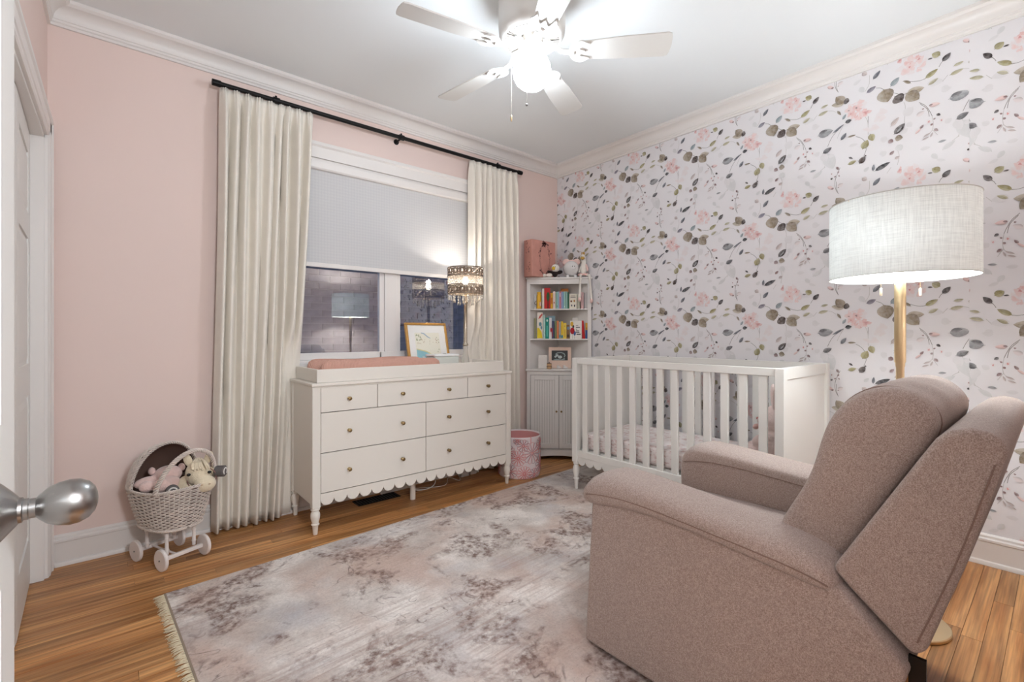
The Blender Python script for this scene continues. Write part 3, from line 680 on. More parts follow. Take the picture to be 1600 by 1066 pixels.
# ================================================================== ROLLER SHADE
rs = thing('roller_shade', 'pale grey textured roller shade pulled halfway down the window', 'roller shade', (-1.715, .02, 2.2))
SHF = M('shade_fabric', (206, 204, 203), .75, spec=.15)
nt = SHF.node_tree; tcn = nt.nodes.new('ShaderNodeTexCoord'); mpn = nt.nodes.new('ShaderNodeMapping'); mpn.inputs['Rotation'].default_value = (0, R(45), 0)
ck = nt.nodes.new('ShaderNodeTexChecker'); ck.inputs['Scale'].default_value = 70; ck.inputs['Color1'].default_value = lin((203, 201, 201)) + (1,); ck.inputs['Color2'].default_value = lin((208, 206, 205)) + (1,)
nt.links.new(tcn.outputs['Object'], mpn.inputs[0]); nt.links.new(mpn.outputs[0], ck.inputs['Vector']); nt.links.new(ck.outputs[0], nt.nodes['Principled BSDF'].inputs['Base Color'])
MB().box((OX0+.024, .014, 1.595), (OX1-.024, .0165, 2.22)).build('shade_cloth', SHF, rs, smooth=None)
MB().box((OX0+.022, .008, 1.572), (OX1-.022, .024, 1.602)).build('bottom_bar', TRIM, rs, smooth=None, bevel=.004)
MB().loft([[Vector((x, y, z)) for y, z in ((.042, 2.212), (-.008, 2.212), (-.016, 2.222), (-.018, 2.268), (.042, 2.268))] for x in (OX0+.021, OX1-.021)]).build('cassette', TRIM, rs, smooth=30, bevel=.003)

# ================================================================== DRESSER
def turned_leg(mb, x, y, z0, z1, s=1.0):
    h = z1-z0
    prof = [(.011, 0), (.0125, .02), (.0155, .33), (.0165, .35), (.022, .37), (.022, .40), (.017, .42), (.018, .46), (.0235, .58), (.026, .70), (.0245, .80), (.0185, .88), (.0165, .90), (.024, .92), (.025, .95), (.021, .975), (.021, 1.0)]
    mb.lathe([(r*s, z0 + t*h) for r, t in prof], (x, y, 0), 22)
def scallop_apron(x0, x1, zt, zv, zb, n, w0, w1, fn):
    """board from zt down to a row of n half-round scallops, w0..w1 thick"""
    m = 12; w = (x1-x0)/n; mb = MB(); cols = []
    for k in range(n):
        for t in range(m+1):
            a = math.pi*(1 - t/m); cols.append((x0 + w*(k+.5) + w*.5*math.cos(a)*.999, zv + (zb-zv)*math.sin(a)))
    r0 = [fn(u, zt, w0) for u, v in cols]; r1 = [fn(u, v, w0) for u, v in cols]; r2 = [fn(u, v, w1) for u, v in cols]; r3 = [fn(u, zt, w1) for u, v in cols]
    mb.grid([r0, r1, r2, r3, r0]); return mb
def scallop_poly(x0, x1, zt, zv, zb, n):
    w = (x1-x0)/n; pts = [(x1, zt), (x0, zt), (x0, zv)]
    for k in range(n):
        for t in range(1, 12):
            a = math.pi*(1 - t/12); pts.append((x0 + w*(k+.5) + w*.5*math.cos(a), zv + (zb-zv)*math.sin(a)))
        pts.append((x0 + w*(k+1), zv))
    return pts
dr = thing('dresser', 'cream dresser with seven drawers, brass knobs and a scalloped apron', 'dresser', (-1.704, -.25, 0))
DXa, DXb, DYf, DYb = -2.428, -.980, -.468, -.045
MB().box((DXa-.004, DYf-.008, .834), (DXb+.004, DYb+.006, .852)).build('top', CREAM, dr, smooth=None, bevel=.004)
cb = MB()
for x0, x1 in ((DXa+.004, DXa+.02), (DXb-.02, DXb-.004)): cb.box((x0, DYf+.02, .165), (x1, DYb-.01, .834))
cb.box((DXa+.02, DYb-.012, .17), (DXb-.02, DYb-.004, .834)).box((DXa+.02, DYf+.024, .2), (DXb-.02, DYb-.012, .216)).box((DXa+.02, DYf+.006, .822), (DXb-.02, DYb-.012, .834))
cb.build('carcass', CREAM, dr, smooth=None, bevel=.002)
for x0, x1, y0, y1 in ((DXa, DXa+.046, DYf, DYf+.045), (DXb-.046, DXb, DYf, DYf+.045), (DXa, DXa+.046, DYb-.045, DYb), (DXb-.046, DXb, DYb-.045, DYb)):
    MB().box((x0, y0, .15), (x1, y1, .834)).build('corner_post', CREAM, dr, smooth=None, bevel=.004)
    l = MB(); turned_leg(l, (x0+x1)/2, (y0+y1)/2, 0, .15); l.build('leg', CREAM, dr, smooth=50)
MB().cyl((-1.71, -.289, 0), (-1.71, -.289, .2), .0185, None, 20).build('centre_leg', CREAM, dr)
MB().box((DXa+.046, DYf+.012, .215), (DXb-.046, DYf+.024, .825)).build('face_gap', GROOVE, dr, smooth=None)
scallop_apron(DXa+.046, DXb-.046, .2265, .196, .158, 18, 0, .016, lambda u, v, w: (u, DYf+.003+w, v)).build('scalloped_apron', CREAM, dr, smooth=30)
G = .0022
x0, x1 = DXa+.046, DXb-.046
KN = MB().lathe([(.0085, 0), (.0095, -.002), (.0045, -.004), (.004, -.011), (.007, -.013), (.011, -.017), (.0122, -.022), (.0105, -.027), (.006, -.0295), (.0006, -.030)], (0, 0, 0), 16, 'y')
for xa, xb, za, zb, ks in ((x0, -2.044, .683, .826, (-2.222,)), (-2.044, -1.376, .683, .826, (-1.881, -1.538)), (-1.376, x1, .683, .826, (-1.205,)),
                           (x0, -1.709, .455, .683, (-2.222, -1.881)), (-1.709, x1, .455, .683, (-1.538, -1.205)), (x0, -1.709, .2285, .455, (-2.222, -1.881)), (-1.709, x1, .2285, .455, (-1.538, -1.205))):
    d_ = MB().box((xa+G, DYf+.002, za+G), (xb-G, DYf+.02, zb-G)).build('drawer', CREAM, dr, smooth=None, bevel=.0015)
    for kx_ in ks:
        k_ = KN.build('knob', BRASS, d_, local=True); k_.location = Vector((kx_, DYf+.002, (za+zb)/2)) - wpos(dr)
# ---- changing tray on the dresser
tz = .8525
ct = thing('changing_tray', 'cream open changing tray standing on top of the dresser', 'tray', (-1.72, -.25, tz))
TX0, TX1, TY0, TY1, TZ1 = -2.398, -1.04, -.452, -.052, .928
MB().box((TX0, TY0, tz), (TX1, TY0+.015, TZ1)).build('tray_side', CREAM, ct, smooth=None, bevel=.003)
MB().box((TX0, TY1-.015, tz), (TX1, TY1, TZ1)).build('tray_side', CREAM, ct, smooth=None, bevel=.003)
MB().box((TX0, TY0+.015, tz), (TX0+.015, TY1-.015, TZ1)).build('tray_side', CREAM, ct, smooth=None, bevel=.003)
MB().box((TX1-.015, TY0+.015, tz), (TX1, TY1-.015, TZ1)).build('tray_side', CREAM, ct, smooth=None, bevel=.003)
MB().box((TX0+.015, TY0+.015, tz), (TX1-.015, TY1-.015, tz+.006)).build('tray_bottom', CREAM, ct, smooth=None)
tf = tz + .0065
# ---- contoured changing pad
cp = thing('changing_pad', 'terracotta muslin-covered contoured changing pad in the tray', 'changing pad', (-1.96, -.25, tf))
rings = []; PX0, PX1, PY0, PY1 = -2.375, -1.555, -.428, -.135
NR = 40
for i in range(NR+1):
    f = i/NR; x = PX0 + (PX1-PX0)*f
    e = min(1, min(f, 1-f)/.075); e = (1-(1-e)**2)**.5
    ring = []; n = 36
    for k in range(n+1):
        s = k/n; y = PY0 + (PY1-PY0)*s
        edge = min(1, min(s, 1-s)/.09); edge = (1-(1-edge)**2)**.5
        c_ = abs(2*s-1); top = .052 + .06*min(1, c_*1.25)**2.2 + .004*math.sin(x*13)
        ring.append((x + (0), PY0*(1-s) + PY1*s if e > .3 else (PY0+PY1)/2 + (y-(PY0+PY1)/2)*(.93+.07*e/.3), tf + .012 + (top-.012)*edge*(.35+.65*e) * (1 if e > 0 else .3)))
    low = [(p[0], p[1], tf) for p in ring[::-1]]
    rings.append(ring + low)
MB().loft(rings).build('pad', MUSLIN, cp, smooth=60)
MB().box((-2.13, PY0-.0025, tf+.034), (-2.09, PY0+.002, tf+.038)).build('care_tag', M('tag_brown', (120, 84, 66), .9), cp, smooth=None)
# ---- framed map leaning on the window sash
pf = thing('picture_frame', 'gold framed coastal map print leaning against the window', 'picture frame', (-1.455, -.1, tf))
lean = Matrix.Rotation(R(-14), 3, 'X'); yaw_ = Matrix.Rotation(R(0), 3, 'Z')
def fm(u, v, w): p = yaw_ @ (lean @ Vector((u, w, v))); return (-1.458 + p.x, -.105 + p.y, tf + .002 + p.z)
FWd, FHt = .352, .362
fr = MB()
for a, b in (((-FWd/2, 0), (FWd/2, .018)), ((-FWd/2, FHt-.018), (FWd/2, FHt)), ((-FWd/2, .018), (-FWd/2+.018, FHt-.018)), ((FWd/2-.018, .018), (FWd/2, FHt-.018))):
    (ua, va), (ub, vb) = a, b; fr.prism([(ua, va), (ub, va), (ub, vb), (ua, vb)], -.012, .012, lambda u, v, w: fm(u, v, w))
fr.build('frame', M('gold_leaf_frame', (196, 150, 86), .35, .75, var=(40, .1)), pf, smooth=None, bevel=.003)
MATB = M('white_mat_board', (238, 236, 232), .8)
mt_ = MB().prism([(-FWd/2+.016, .016), (FWd/2-.016, .016), (FWd/2-.016, FHt-.016), (-FWd/2+.016, FHt-.016)], -.004, .003, lambda u, v, w: fm(u, v, w)).build('mat_board', MATB, pf, smooth=None)
def flat(poly, col, parent, fn, name='print', lift=.0006, rough=.8):
    nm = 'ink_%d_%d_%d' % col
    m = MATS.get(nm) or M(nm, col, rough, spec=.15)
    return poly, m
def ink(name, polys, col, fn, w0, parent, w1=None):
    """flat print: polygons (u, v) on a surface mapped by fn at offset w0"""
    nm = 'ink_%d_%d_%d' % tuple(col); m = MATS.get(nm) or M(nm, col, .8, spec=.15)
    mb = MB()
    for p in polys: mb.add([fn(u, v, w0) for u, v in p], [tuple(range(len(p)))])
    return mb.build(name, m, parent, smooth=None)
def rect(u0, v0, u1, v1): return [(u0, v0), (u1, v0), (u1, v1), (u0, v1)]
u0, u1, v0, v1 = -.105, .105, .075, .285
ink('map_paper', [rect(u0, v0, u1, v1)], (236, 232, 216), fm, -.0046, mt_)
ink('map_sea', [[(u0+.002, v0), (u0+.19, v0), (u0+.08, v0+.062), (u0+.002, v0+.082)]], (150, 196, 206), fm, -.0052, mt_)
ink('map_beach', [[(u0+.002, v0+.082), (u0+.08, v0+.062), (u0+.19, v0), (u0+.205, v0), (u0+.085, v0+.07), (u0+.002, v0+.09)]], (222, 212, 160), fm, -.0052, mt_)
ink('map_river', [[(u0+.055, v0+.205), (u0+.075, v0+.2), (u0+.11, v0+.172), (u0+.13, v0+.165), (u0+.13, v0+.17), (u0+.113, v0+.18), (u0+.08, v0+.208), (u0+.055, v0+.212)]], (168, 186, 200), fm, -.0052, mt_)
hs = []; gs = []; r9 = random.Random(4)
for _ in range(46):
    a_, b_ = r9.uniform(u0+.01, u1-.02), r9.uniform(v0+.09, v1-.05)
    if b_ - v0 < .1 + (.02): continue
    hs.append(rect(a_, b_, a_+r9.uniform(.003, .008), b_+r9.uniform(.003, .007)))
for _ in range(26):
    a_, b_ = (r9.uniform(u1-.035, u1-.012), r9.uniform(v0+.02, v1-.02)) if r9.random() < .5 else (r9.uniform(u0+.006, u0+.05), r9.uniform(v0+.15, v1-.02))
    gs.append([(a_, b_), (a_+.008, b_), (a_+.004, b_+.011)])
tag(ink('map_houses', hs, (190, 168, 140), fm, -.0052, mt_), kind='stuff'); tag(ink('map_trees', gs, (160, 166, 130), fm, -.0052, mt_), kind='stuff')
ink('map_boats', [[(u0+.045, v0+.015), (u0+.053, v0+.015), (u0+.051, v0+.033), (u0+.047, v0+.033)], [(u0+.058, v0+.015), (u0+.066, v0+.015), (u0+.064, v0+.033), (u0+.06, v0+.033)]], (226, 232, 228), fm, -.0056, mt_)
MB().add([fm(u, v, -.008) for u, v in rect(-FWd/2+.017, .017, FWd/2-.017, FHt-.017)], [(0, 1, 2, 3)]).build('glazing', glassmat('frame_glass', 1.35), pf, smooth=None)
# ---- white wipes box
wx = thing('wipes_box', 'white lidded wipes box in the tray before the framed map', 'box', (-1.45, -.24, tf))
MB().box((-1.545, -.30, tf), (-1.335, -.175, .968)).build('box_body', M('white_green_plastic', (214, 216, 208), .4), wx, smooth=None, bevel=.012, seg=4)
MB().box((-1.547, -.302, .968), (-1.333, -.173, .985)).build('lid', M('white_plastic', (240, 240, 238), .3), wx, smooth=None, bevel=.006, seg=3)
MB().box((-1.43, -.24, .985), (-1.41, -.225, .9865)).build('button', GROOVE, wx, smooth=None)

# ================================================================== TABLE LAMP with filigree shade
LX, LY = -1.222, -.215
tl = thing('table_lamp', 'lit table lamp with pierced metal shade and hanging crystals', 'lamp', (LX, LY, tf))
CRYS = M('crystal', (240, 234, 224), .1, spec=.8); CRYS.node_tree.nodes['Principled BSDF'].inputs['Transmission Weight'].default_value = .45
SILV = M('lamp_silver', (196, 184, 166), .22, .9)
FIL = M('filigree_metal', (140, 124, 110), .4, .6)
MB().lathe([(.036, tf), (.038, tf+.006), (.034, tf+.016), (.022, tf+.026), (.024, tf+.03)], (LX, LY, 0), 28).build('base', CRYS, tl)
MB().lathe([(.024, tf+.03), (.032, tf+.05), (.029, tf+.08), (.02, tf+.12), (.017, tf+.15), (.02, tf+.17), (.015, tf+.18)], (LX, LY, 0), 8).build('crystal_column', CRYS, tl, smooth=20)
MB().lathe([(.018, tf+.18), (.023, tf+.188), (.018, tf+.198), (.014, tf+.204), (.014, 1.36), (.0175, 1.365), (.0175, 1.372), (.0125, 1.378), (.0125, 1.46)], (LX, LY, 0), 20).build('stem', SILV, tl)
RS, SZ0, SZ1 = .134, 1.435, 1.632
sh = empty('shade', (0, 0, 0)); sh.parent = tl; sh.location = (0, 0, 0)
def ring_path(r, z, n=48): return [(LX + r*math.cos(2*math.pi*k/n), LY + r*math.sin(2*math.pi*k/n), z) for k in range(n)]
def cylmap(a, z, r=RS): return Vector((LX + r*math.cos(a), LY + r*math.sin(a), z))
rim = MB()
for z in (SZ0, SZ0+.058, SZ0+.066, SZ1-.066, SZ1-.058, SZ1): rim.tube(ring_path(RS, z), .0038, 6, True)
rim.build('shade_rim', FIL, sh)
def ringlet(a0, z0, ra, rzz, w, n=10):
    fg.tube([cylmap(a0 + ra/RS*math.cos(2*math.pi*k/n), z0 + rzz*math.sin(2*math.pi*k/n)) for k in range(n)], w, 4, True)
for zc in (SZ0+.029, SZ1-.029):
    N_ = 16; fg = MB()
    for k in range(N_):
        a = 2*math.pi*k/N_; ringlet(a, zc, .018, .021, .0036, 12); ringlet(a, zc, .0115, .0135, .0032, 10)
        am = a + math.pi/N_
        for dz in (-.02, .02): ringlet(am, zc+dz, .0085, .0075, .0034, 8)
        ringlet(am, zc, .0062, .0105, .0034, 8)
        for sx in (-1, 1):
            for dz in (-.022, .022): ringlet(a + sx*.06, zc+dz, .005, .005, .0022, 6)
    tag(fg.build('shade_filigree_band', FIL, sh), kind='stuff')
fg = MB(); N_ = 40
for i in range(5):
    for k in range(N_):
        ringlet(2*math.pi*(k + .5*(i % 2))/N_, SZ0+.075 + i*.012, .0098, .0068, .0019, 6)
tag(fg.build('shade_lattice', M('filigree_pale', (222, 212, 198), .4, .3), sh), kind='stuff')
for zc in (SZ0+.029, SZ1-.029):
    for k in range(16):
        p = cylmap(2*math.pi*k/16, zc, RS-.002); MB().ell(p, .007, n=8, m=6).build('gem', CRYS, sh)
MB().ell((LX, LY, 1.535), (.022, .022, .032), n=16, m=12).build('bulb', emis('bulb_lit', (255, 240, 214), 25), tl, smooth=180)
for k, (r_, n_, z0, ln) in enumerate(((RS-.004, 22, SZ0-.004, .03), (.095, 16, SZ0-.004, .05), (.06, 11, SZ0-.004, .07))):
    for q_ in range(n_):
        a = 2*math.pi*q_/n_; c_ = cylmap(a, z0, r_)
        cr = MB().ell(c_ - UP*(ln*.35), .0042, n=6, m=4).tube([c_, c_ - UP*(ln-.011)], .0007, 4).lathe([(.0006, 0), (.0045, -.006), (.0068, -.013), (.005, -.02), (.0006, -.026)], c_ - UP*(ln-.012), 6)
        cr.build('crystal_drop', CRYS, tl, smooth=20)
sp = MB()
for r_ in (.095, .06): sp.tube(ring_path(r_, SZ0-.002, 32), .0016, 5, True)
for k in range(3):
    a = 2*math.pi*k/3 + .4; sp.tube([cylmap(a, SZ0, RS), cylmap(a, SZ0-.002, .01)], .0016, 5)
sp.build('shade_spider', SILV, tl)
point_light('table_lamp_light', (LX, LY, 1.575), P_TABLE, .02, WARM, tl)

# ================================================================== UNDER THE DRESSER
vt = thing('floor_vent', 'dark slotted floor register under the dresser', 'floor vent', (-1.92, -.13, 0))
vm = MB().box((-2.05, -.19, .0002), (-1.75, -.185, .005)).box((-2.05, -.085, .0002), (-1.75, -.08, .005)).box((-2.05, -.185, .0002), (-2.045, -.085, .005)).box((-1.755, -.185, .0002), (-1.75, -.085, .005))
vm.build('frame', BLACKM, vt, smooth=None)
MB().box((-2.045, -.185, .0002), (-1.755, -.085, .0012)).build('grille_well', M('vent_black', (12, 11, 11), .9), vt, smooth=None)
for k in range(14):
    x = -2.03 + k*.0205; MB().box((x, -.183, .0012), (x+.006, -.087, .0045)).build('slat', BLACKM, vt, smooth=None)
WPL = M('white_power_plastic', (226, 222, 216), .4)
ps = thing('power_strip', 'white power strip with plugs lying under the dresser', 'power strip', (-1.78, -.075, 0))
MB().box((-1.84, -.075, .0005), (-1.60, -.035, .036)).build('strip_body', WPL, ps, smooth=None, bevel=.006)
MB().box((-1.69, -.07, .036), (-1.655, -.04, .062)).build('plug', WPL, ps, smooth=None, bevel=.004)
pa = thing('power_adapter', 'white plug adapter on the floor behind the pink basket', 'adapter', (-1.15, -.08, 0))
MB().box((-1.19, -.11, .0005), (-1.11, -.06, .05)).box((-1.09, -.1, .0005), (-1.03, -.06, .035)).build('adapter_body', WPL, pa, smooth=None, bevel=.006)
tag(MB().tube(bez([(-1.655, -.1, .03), (-1.6, -.16, .0045), (-1.5, -.17, .0045), (-1.43, -.12, .03), (-1.44, -.06, .12), (-1.45, -.04, .2)], 8), .0035, 8).build('extension_lead', WPL), 'thick white cord looping up behind the dresser from the power strip', 'cord')
tag(MB().tube(bez([(-1.6, -.105, .0025), (-1.4, -.19, .0025), (-1.3, -.1, .02), (-1.24, -.16, .0025), (-1.195, -.085, .02)], 8), .002, 6).build('charger_lead', WPL), 'thin white cord running along the floor to the adapter', 'cord')

# ================================================================== PINK BASKET
bc = CAM + ray(811.5, 740) * (1.13*FPX/(740-HYP)); BX, BY = bc.x, bc.y
bk = thing('storage_basket', 'round pink fabric basket printed with big flower outlines', 'basket', (BX, BY, 0))
BR, BH = .168, .325
PKB = M('basket_pale_cloth', (238, 226, 226), .9, spec=.1); PKL = M('basket_pink_lining', (226, 162, 160), .9, spec=.1)
MB().lathe([(BR-.006, .0008), (BR-.001, .01), (BR, .03), (BR+.002, BH-.02), (BR+.003, BH-.006), (BR, BH), (BR-.005, BH-.004), (BR-.006, BH-.03)], (BX, BY, 0), 56, cap=False).build('outer_wall', PKB, bk, smooth=60)
MB().lathe([(.001, .008), (BR-.012, .009), (BR-.008, .02), (BR-.0062, BH-.028), (BR-.0055, BH-.01)], (BX, BY, 0), 56, cap=False).build('lining', PKL, bk, smooth=60)
MB().lathe([(.001, .0006), (BR-.007, .0006), (BR-.007, .0075), (.001, .0075)], (BX, BY, 0), 40).build('bottom', PKL, bk)
INKP = M('basket_print_pink', (222, 140, 138), .9); INKG = M('basket_print_mauve', (170, 146, 152), .9)
def bsk(a, z): r = BR + .0018 + .002*z/BH; return Vector((BX + r*math.cos(a), BY + r*math.sin(a), z))
fa, fb, fc = MB(), MB(), MB(); r8 = random.Random(11)
base_a = math.atan2(CAM.y-BY, CAM.x-BX)
fl = [(-.05, .165, .062), (.62, .20, .085), (.23, .045, .06), (.75, .03, .05), (-.42, .06, .055), (-.5, .21, .055), (.18, .262, .05), (-.95, .14, .06), (1.25, .1, .07), (1.2, .26, .05), (-1.1, .28, .045), (-1.4, .06, .055), (1.8, .18, .07), (2.4, .1, .065), (2.9, .22, .07), (-1.9, .2, .07), (-2.5, .09, .065), (-.1, .3, .03)]
for da, zc, rr in fl:
    a0 = base_a + da; npet = 11 if rr < .06 else 13; ph = r8.random()
    for k in range(npet):
        t0 = 2*math.pi*k/npet + ph; hw = math.pi/npet*.9; path = []
        for q_ in range(9):
            s = q_/8; sgn = -1 if s < .5 else 1; f = 1-abs(2*s-1)
            rad = rr*(.14 + .86*min(1, f*1.25)); wid = hw*sgn*(1 if f < .8 else (1-f)/.2) * .85
            z = zc + rad*math.sin(t0+wid); z = min(max(z, .006), BH-.012)
            path.append(bsk(a0 + rad*math.cos(t0+wid)/BR, z))
        (fa if k % 2 == 0 or da in (-.05, .23) else fb).tube(path, .0016, 4, cap=False)
    fc.tube([bsk(a0 + .008*math.cos(2*math.pi*k/8)/BR, zc + .008*math.sin(2*math.pi*k/8)) for k in range(8)], .003, 4, True)
tag(fa.build('flower_print', INKP, bk), kind='stuff'); tag(fb.build('flower_print', INKG, bk), kind='stuff'); tag(fc.build('flower_centres', INKP, bk), kind='stuff')
ha = base_a + .55
MB().tube(bez([bsk(ha, BH-.05)+Vector((0, 0, 0)), bsk(ha, BH-.005), bsk(ha, BH+.002), Vector((BX, BY, 0)) + (bsk(ha, BH-.03)-Vector((BX, BY, 0)))*.95], 4), .0035, 6).build('handle_loop', PKL, bk)
# ================================================================== CORNER CABINET (local: s along the front, d into the corner)
CA, CB = Vector((-.432, -.036)), Vector((-.022, -.446))
CMID = (CA+CB)/2; SD = (CB-CA).normalized(); DD = Vector((-SD.y, SD.x))           # DD points into the corner
HALF = (CB-CA).length/2; CORN = Vector((-.03, -.03))
def cw(s, d, z): p = CMID + SD*s + DD*d; return (p.x, p.y, z)
CD = (CORN-CMID).dot(DD)                                                          # depth to the corner
def foot(inset=0.0, over=0.0):
    """footprint polygon (s, d) of a shelf: front edge, short returns, two back edges"""
    h = HALF - inset + over; ret = .012
    return [(-h, -over), (h, -over), (h - ret*.3 + 0, ret), (0, CD-.002-inset), (-h + ret*.3, ret)]
cab = thing('corner_cabinet', 'tall white corner cabinet with open shelves above two doors', 'cabinet', (CMID.x, CMID.y, 0))
def slab(name, z0, z1, inset=0.0, over=0.0, bevel=.002): return MB().prism(foot(inset, over), z0, z1, cw).build(name, CABW, cab, smooth=None, bevel=bevel)
slab('top', 1.622, 1.640, 0, .008, .004); slab('waist_top', .796, .815, 0, .010, .004)
slab('shelf', 1.345, 1.357, .012); slab('shelf', 1.075, 1.087, .012); slab('bottom', .085, .1, .012)
bp = MB()
for sg in (-1, 1):
    pl = [(sg*(HALF-.002), .002), (sg*(HALF-.012), .004), (0, CD-.016), (0, CD-.004)]
    bp.prism(pl if sg > 0 else pl[::-1], .0, 1.622, cw)
bp.build('back_panels', CABW, cab, smooth=None)
def bar(name, s0, s1, z0, z1, d0=0.0, d1=.016, parent=cab, bevel=.0015, mat=CABW): return MB().prism([(s0, d0), (s1, d0), (s1, d1), (s0, d1)], z0, z1, cw).build(name, mat, parent, smooth=None, bevel=bevel)
for z0, z1 in ((.815, 1.622), (0, .796)):
    bar('stile', -HALF+.002, -HALF+.034, z0, z1); bar('stile', HALF-.034, HALF-.002, z0, z1)
bar('top_rail', -HALF+.034, HALF-.034, 1.578, 1.622); bar('door_rail', -HALF+.034, HALF-.034, .762, .796); bar('base_rail', -HALF+.034, HALF-.034, .078, .1)
n_ = 16; arch = [(-HALF+.034, .078), (-HALF+.034, .012)] + [(-HALF+.06 + (2*HALF-.12)*k/n_, .012 + .026*math.sin(math.pi*k/n_)**.6) for k in range(n_+1)] + [(HALF-.034, .012), (HALF-.034, .078)]
MB().prism(arch, 0, .012, lambda u, v, w: cw(u, w, v)).build('arched_plinth', CABW, cab, smooth=30)
bar('door_gap', -HALF+.034, HALF-.034, .1, .762, .012, .016, mat=GROOVE)
for s0, s1, ks in ((-HALF+.037, -.0015, -.022), (.0015, HALF-.037, .022)):
    dd = MB(); w_ = .036; f0, f1 = -.003, .012
    for a in ((s0, s0+w_, .103, .759), (s1-w_, s1, .103, .759), (s0+w_, s1-w_, .103, .145), (s0+w_, s1-w_, .717, .759)): dd.prism([(a[0], f0), (a[1], f0), (a[1], f1), (a[0], f1)], a[2], a[3], cw)
    d_ = dd.build('door', CABW, cab, smooth=None, bevel=.002)
    nb_ = 8; bw = (s1-s0-2*w_)/nb_
    for k in range(nb_):
        a0 = s0+w_+bw*k; MB().prism([(a0+.0006, .004), (a0+bw-.0006, .004), (a0+bw-.0006, .009), (a0+.0006, .009)], .144, .718, cw).build('beadboard_strip', CABW, d_, smooth=None, bevel=.0012)
    q = Vector(cw(ks, -.003, .436)); dirn = -Vector((DD.x, DD.y, 0))
    MB().tube([q, q+dirn*.008, q+dirn*.012, q+dirn*.018, q+dirn*.023], [.004, .004, .0085, .009, .004], 12).build('knob', BRASS, d_)

# ---- helpers for things on the shelves: photo x (pixels) -> local s on the cabinet front
def ps_(x, d=.03):
    lo, hi = -.6, .6
    for _ in range(40):
        m = (lo+hi)/2; p = Vector(cw(m, d, 1)) - CAM
        if CXP + FPX*p.dot(RT)/p.dot(FW) < x: lo = m
        else: hi = m
    return lo
def pz_(y, s, d): p = Vector(cw(s, d, 1)) - CAM; return CAM.z + (HYP-y)*p.dot(FW)/FPX
Z1_, Z2_, Z3_, ZT_ = 1.3572, 1.0872, .8152, 1.6402
PAGE = M('book_pages', (238, 232, 220), .9)
def inkm(col): nm = 'ink_%d_%d_%d' % tuple(col); return MATS.get(nm) or M(nm, col, .55, spec=.3)
def book(label, x0, x1, ytop, zb, col, d0=.03, group=None, deco=None, name='book', tilt=0.0, dep=.075, slim=.0008):
    s0, s1 = ps_(x0, d0)+slim, ps_(x1, d0)-slim; z1 = pz_(ytop, (s0+s1)/2, d0)
    av = CD - max(abs(s0), abs(s1)) - .022; d1 = min(d0+dep, max(av, d0+.012))
    t = thing(name, label, 'book', (cw((s0+s1)/2, d0, zb)), 0, group)
    tb = min(.0022, (s1-s0)*.22)
    piv = s1 if tilt > 0 else s0
    def f(u, v, w):
        # u = s, v = d, w = z, leaning about the foot
        return cw(u + math.tan(tilt)*(w-zb), v, w)
    cv = MB().prism(rect(s0, d0, s1, d0+.002), zb, z1, f).prism(rect(s0, d0+.002, s0+tb, d1), zb, z1, f).prism(rect(s1-tb, d0+.002, s1, d1), zb, z1, f)
    c_ = cv.build('cover', inkm(col), t, smooth=None)
    MB().prism(rect(s0+tb, d0+.002, s1-tb, d1-.003), zb+.002, z1-.003, f).build('pages', PAGE, t, smooth=None)
    if deco:
        H_ = z1-zb; Wd = s1-s0
        for pl, cc in deco:
            mb = MB().add([f(s0 + u*Wd, d0-.0006, zb + v*H_) for u, v in pl], [tuple(range(len(pl)))]); mb.build('spine_print', inkm(cc), c_, smooth=None)
    return t
def disc(cx, cy, rx, ry, n=14): return [(cx + rx*math.cos(2*math.pi*k/n), cy + ry*math.sin(2*math.pi*k/n)) for k in range(n)]
X0 = lambda u: 815 + u/10.66
Y0 = lambda v: 440 + v/10.66
G1, G2 = 'books on the upper shelf', 'books on the lower shelf'
stripe = lambda a, b: rect(.12, a, .88, b)
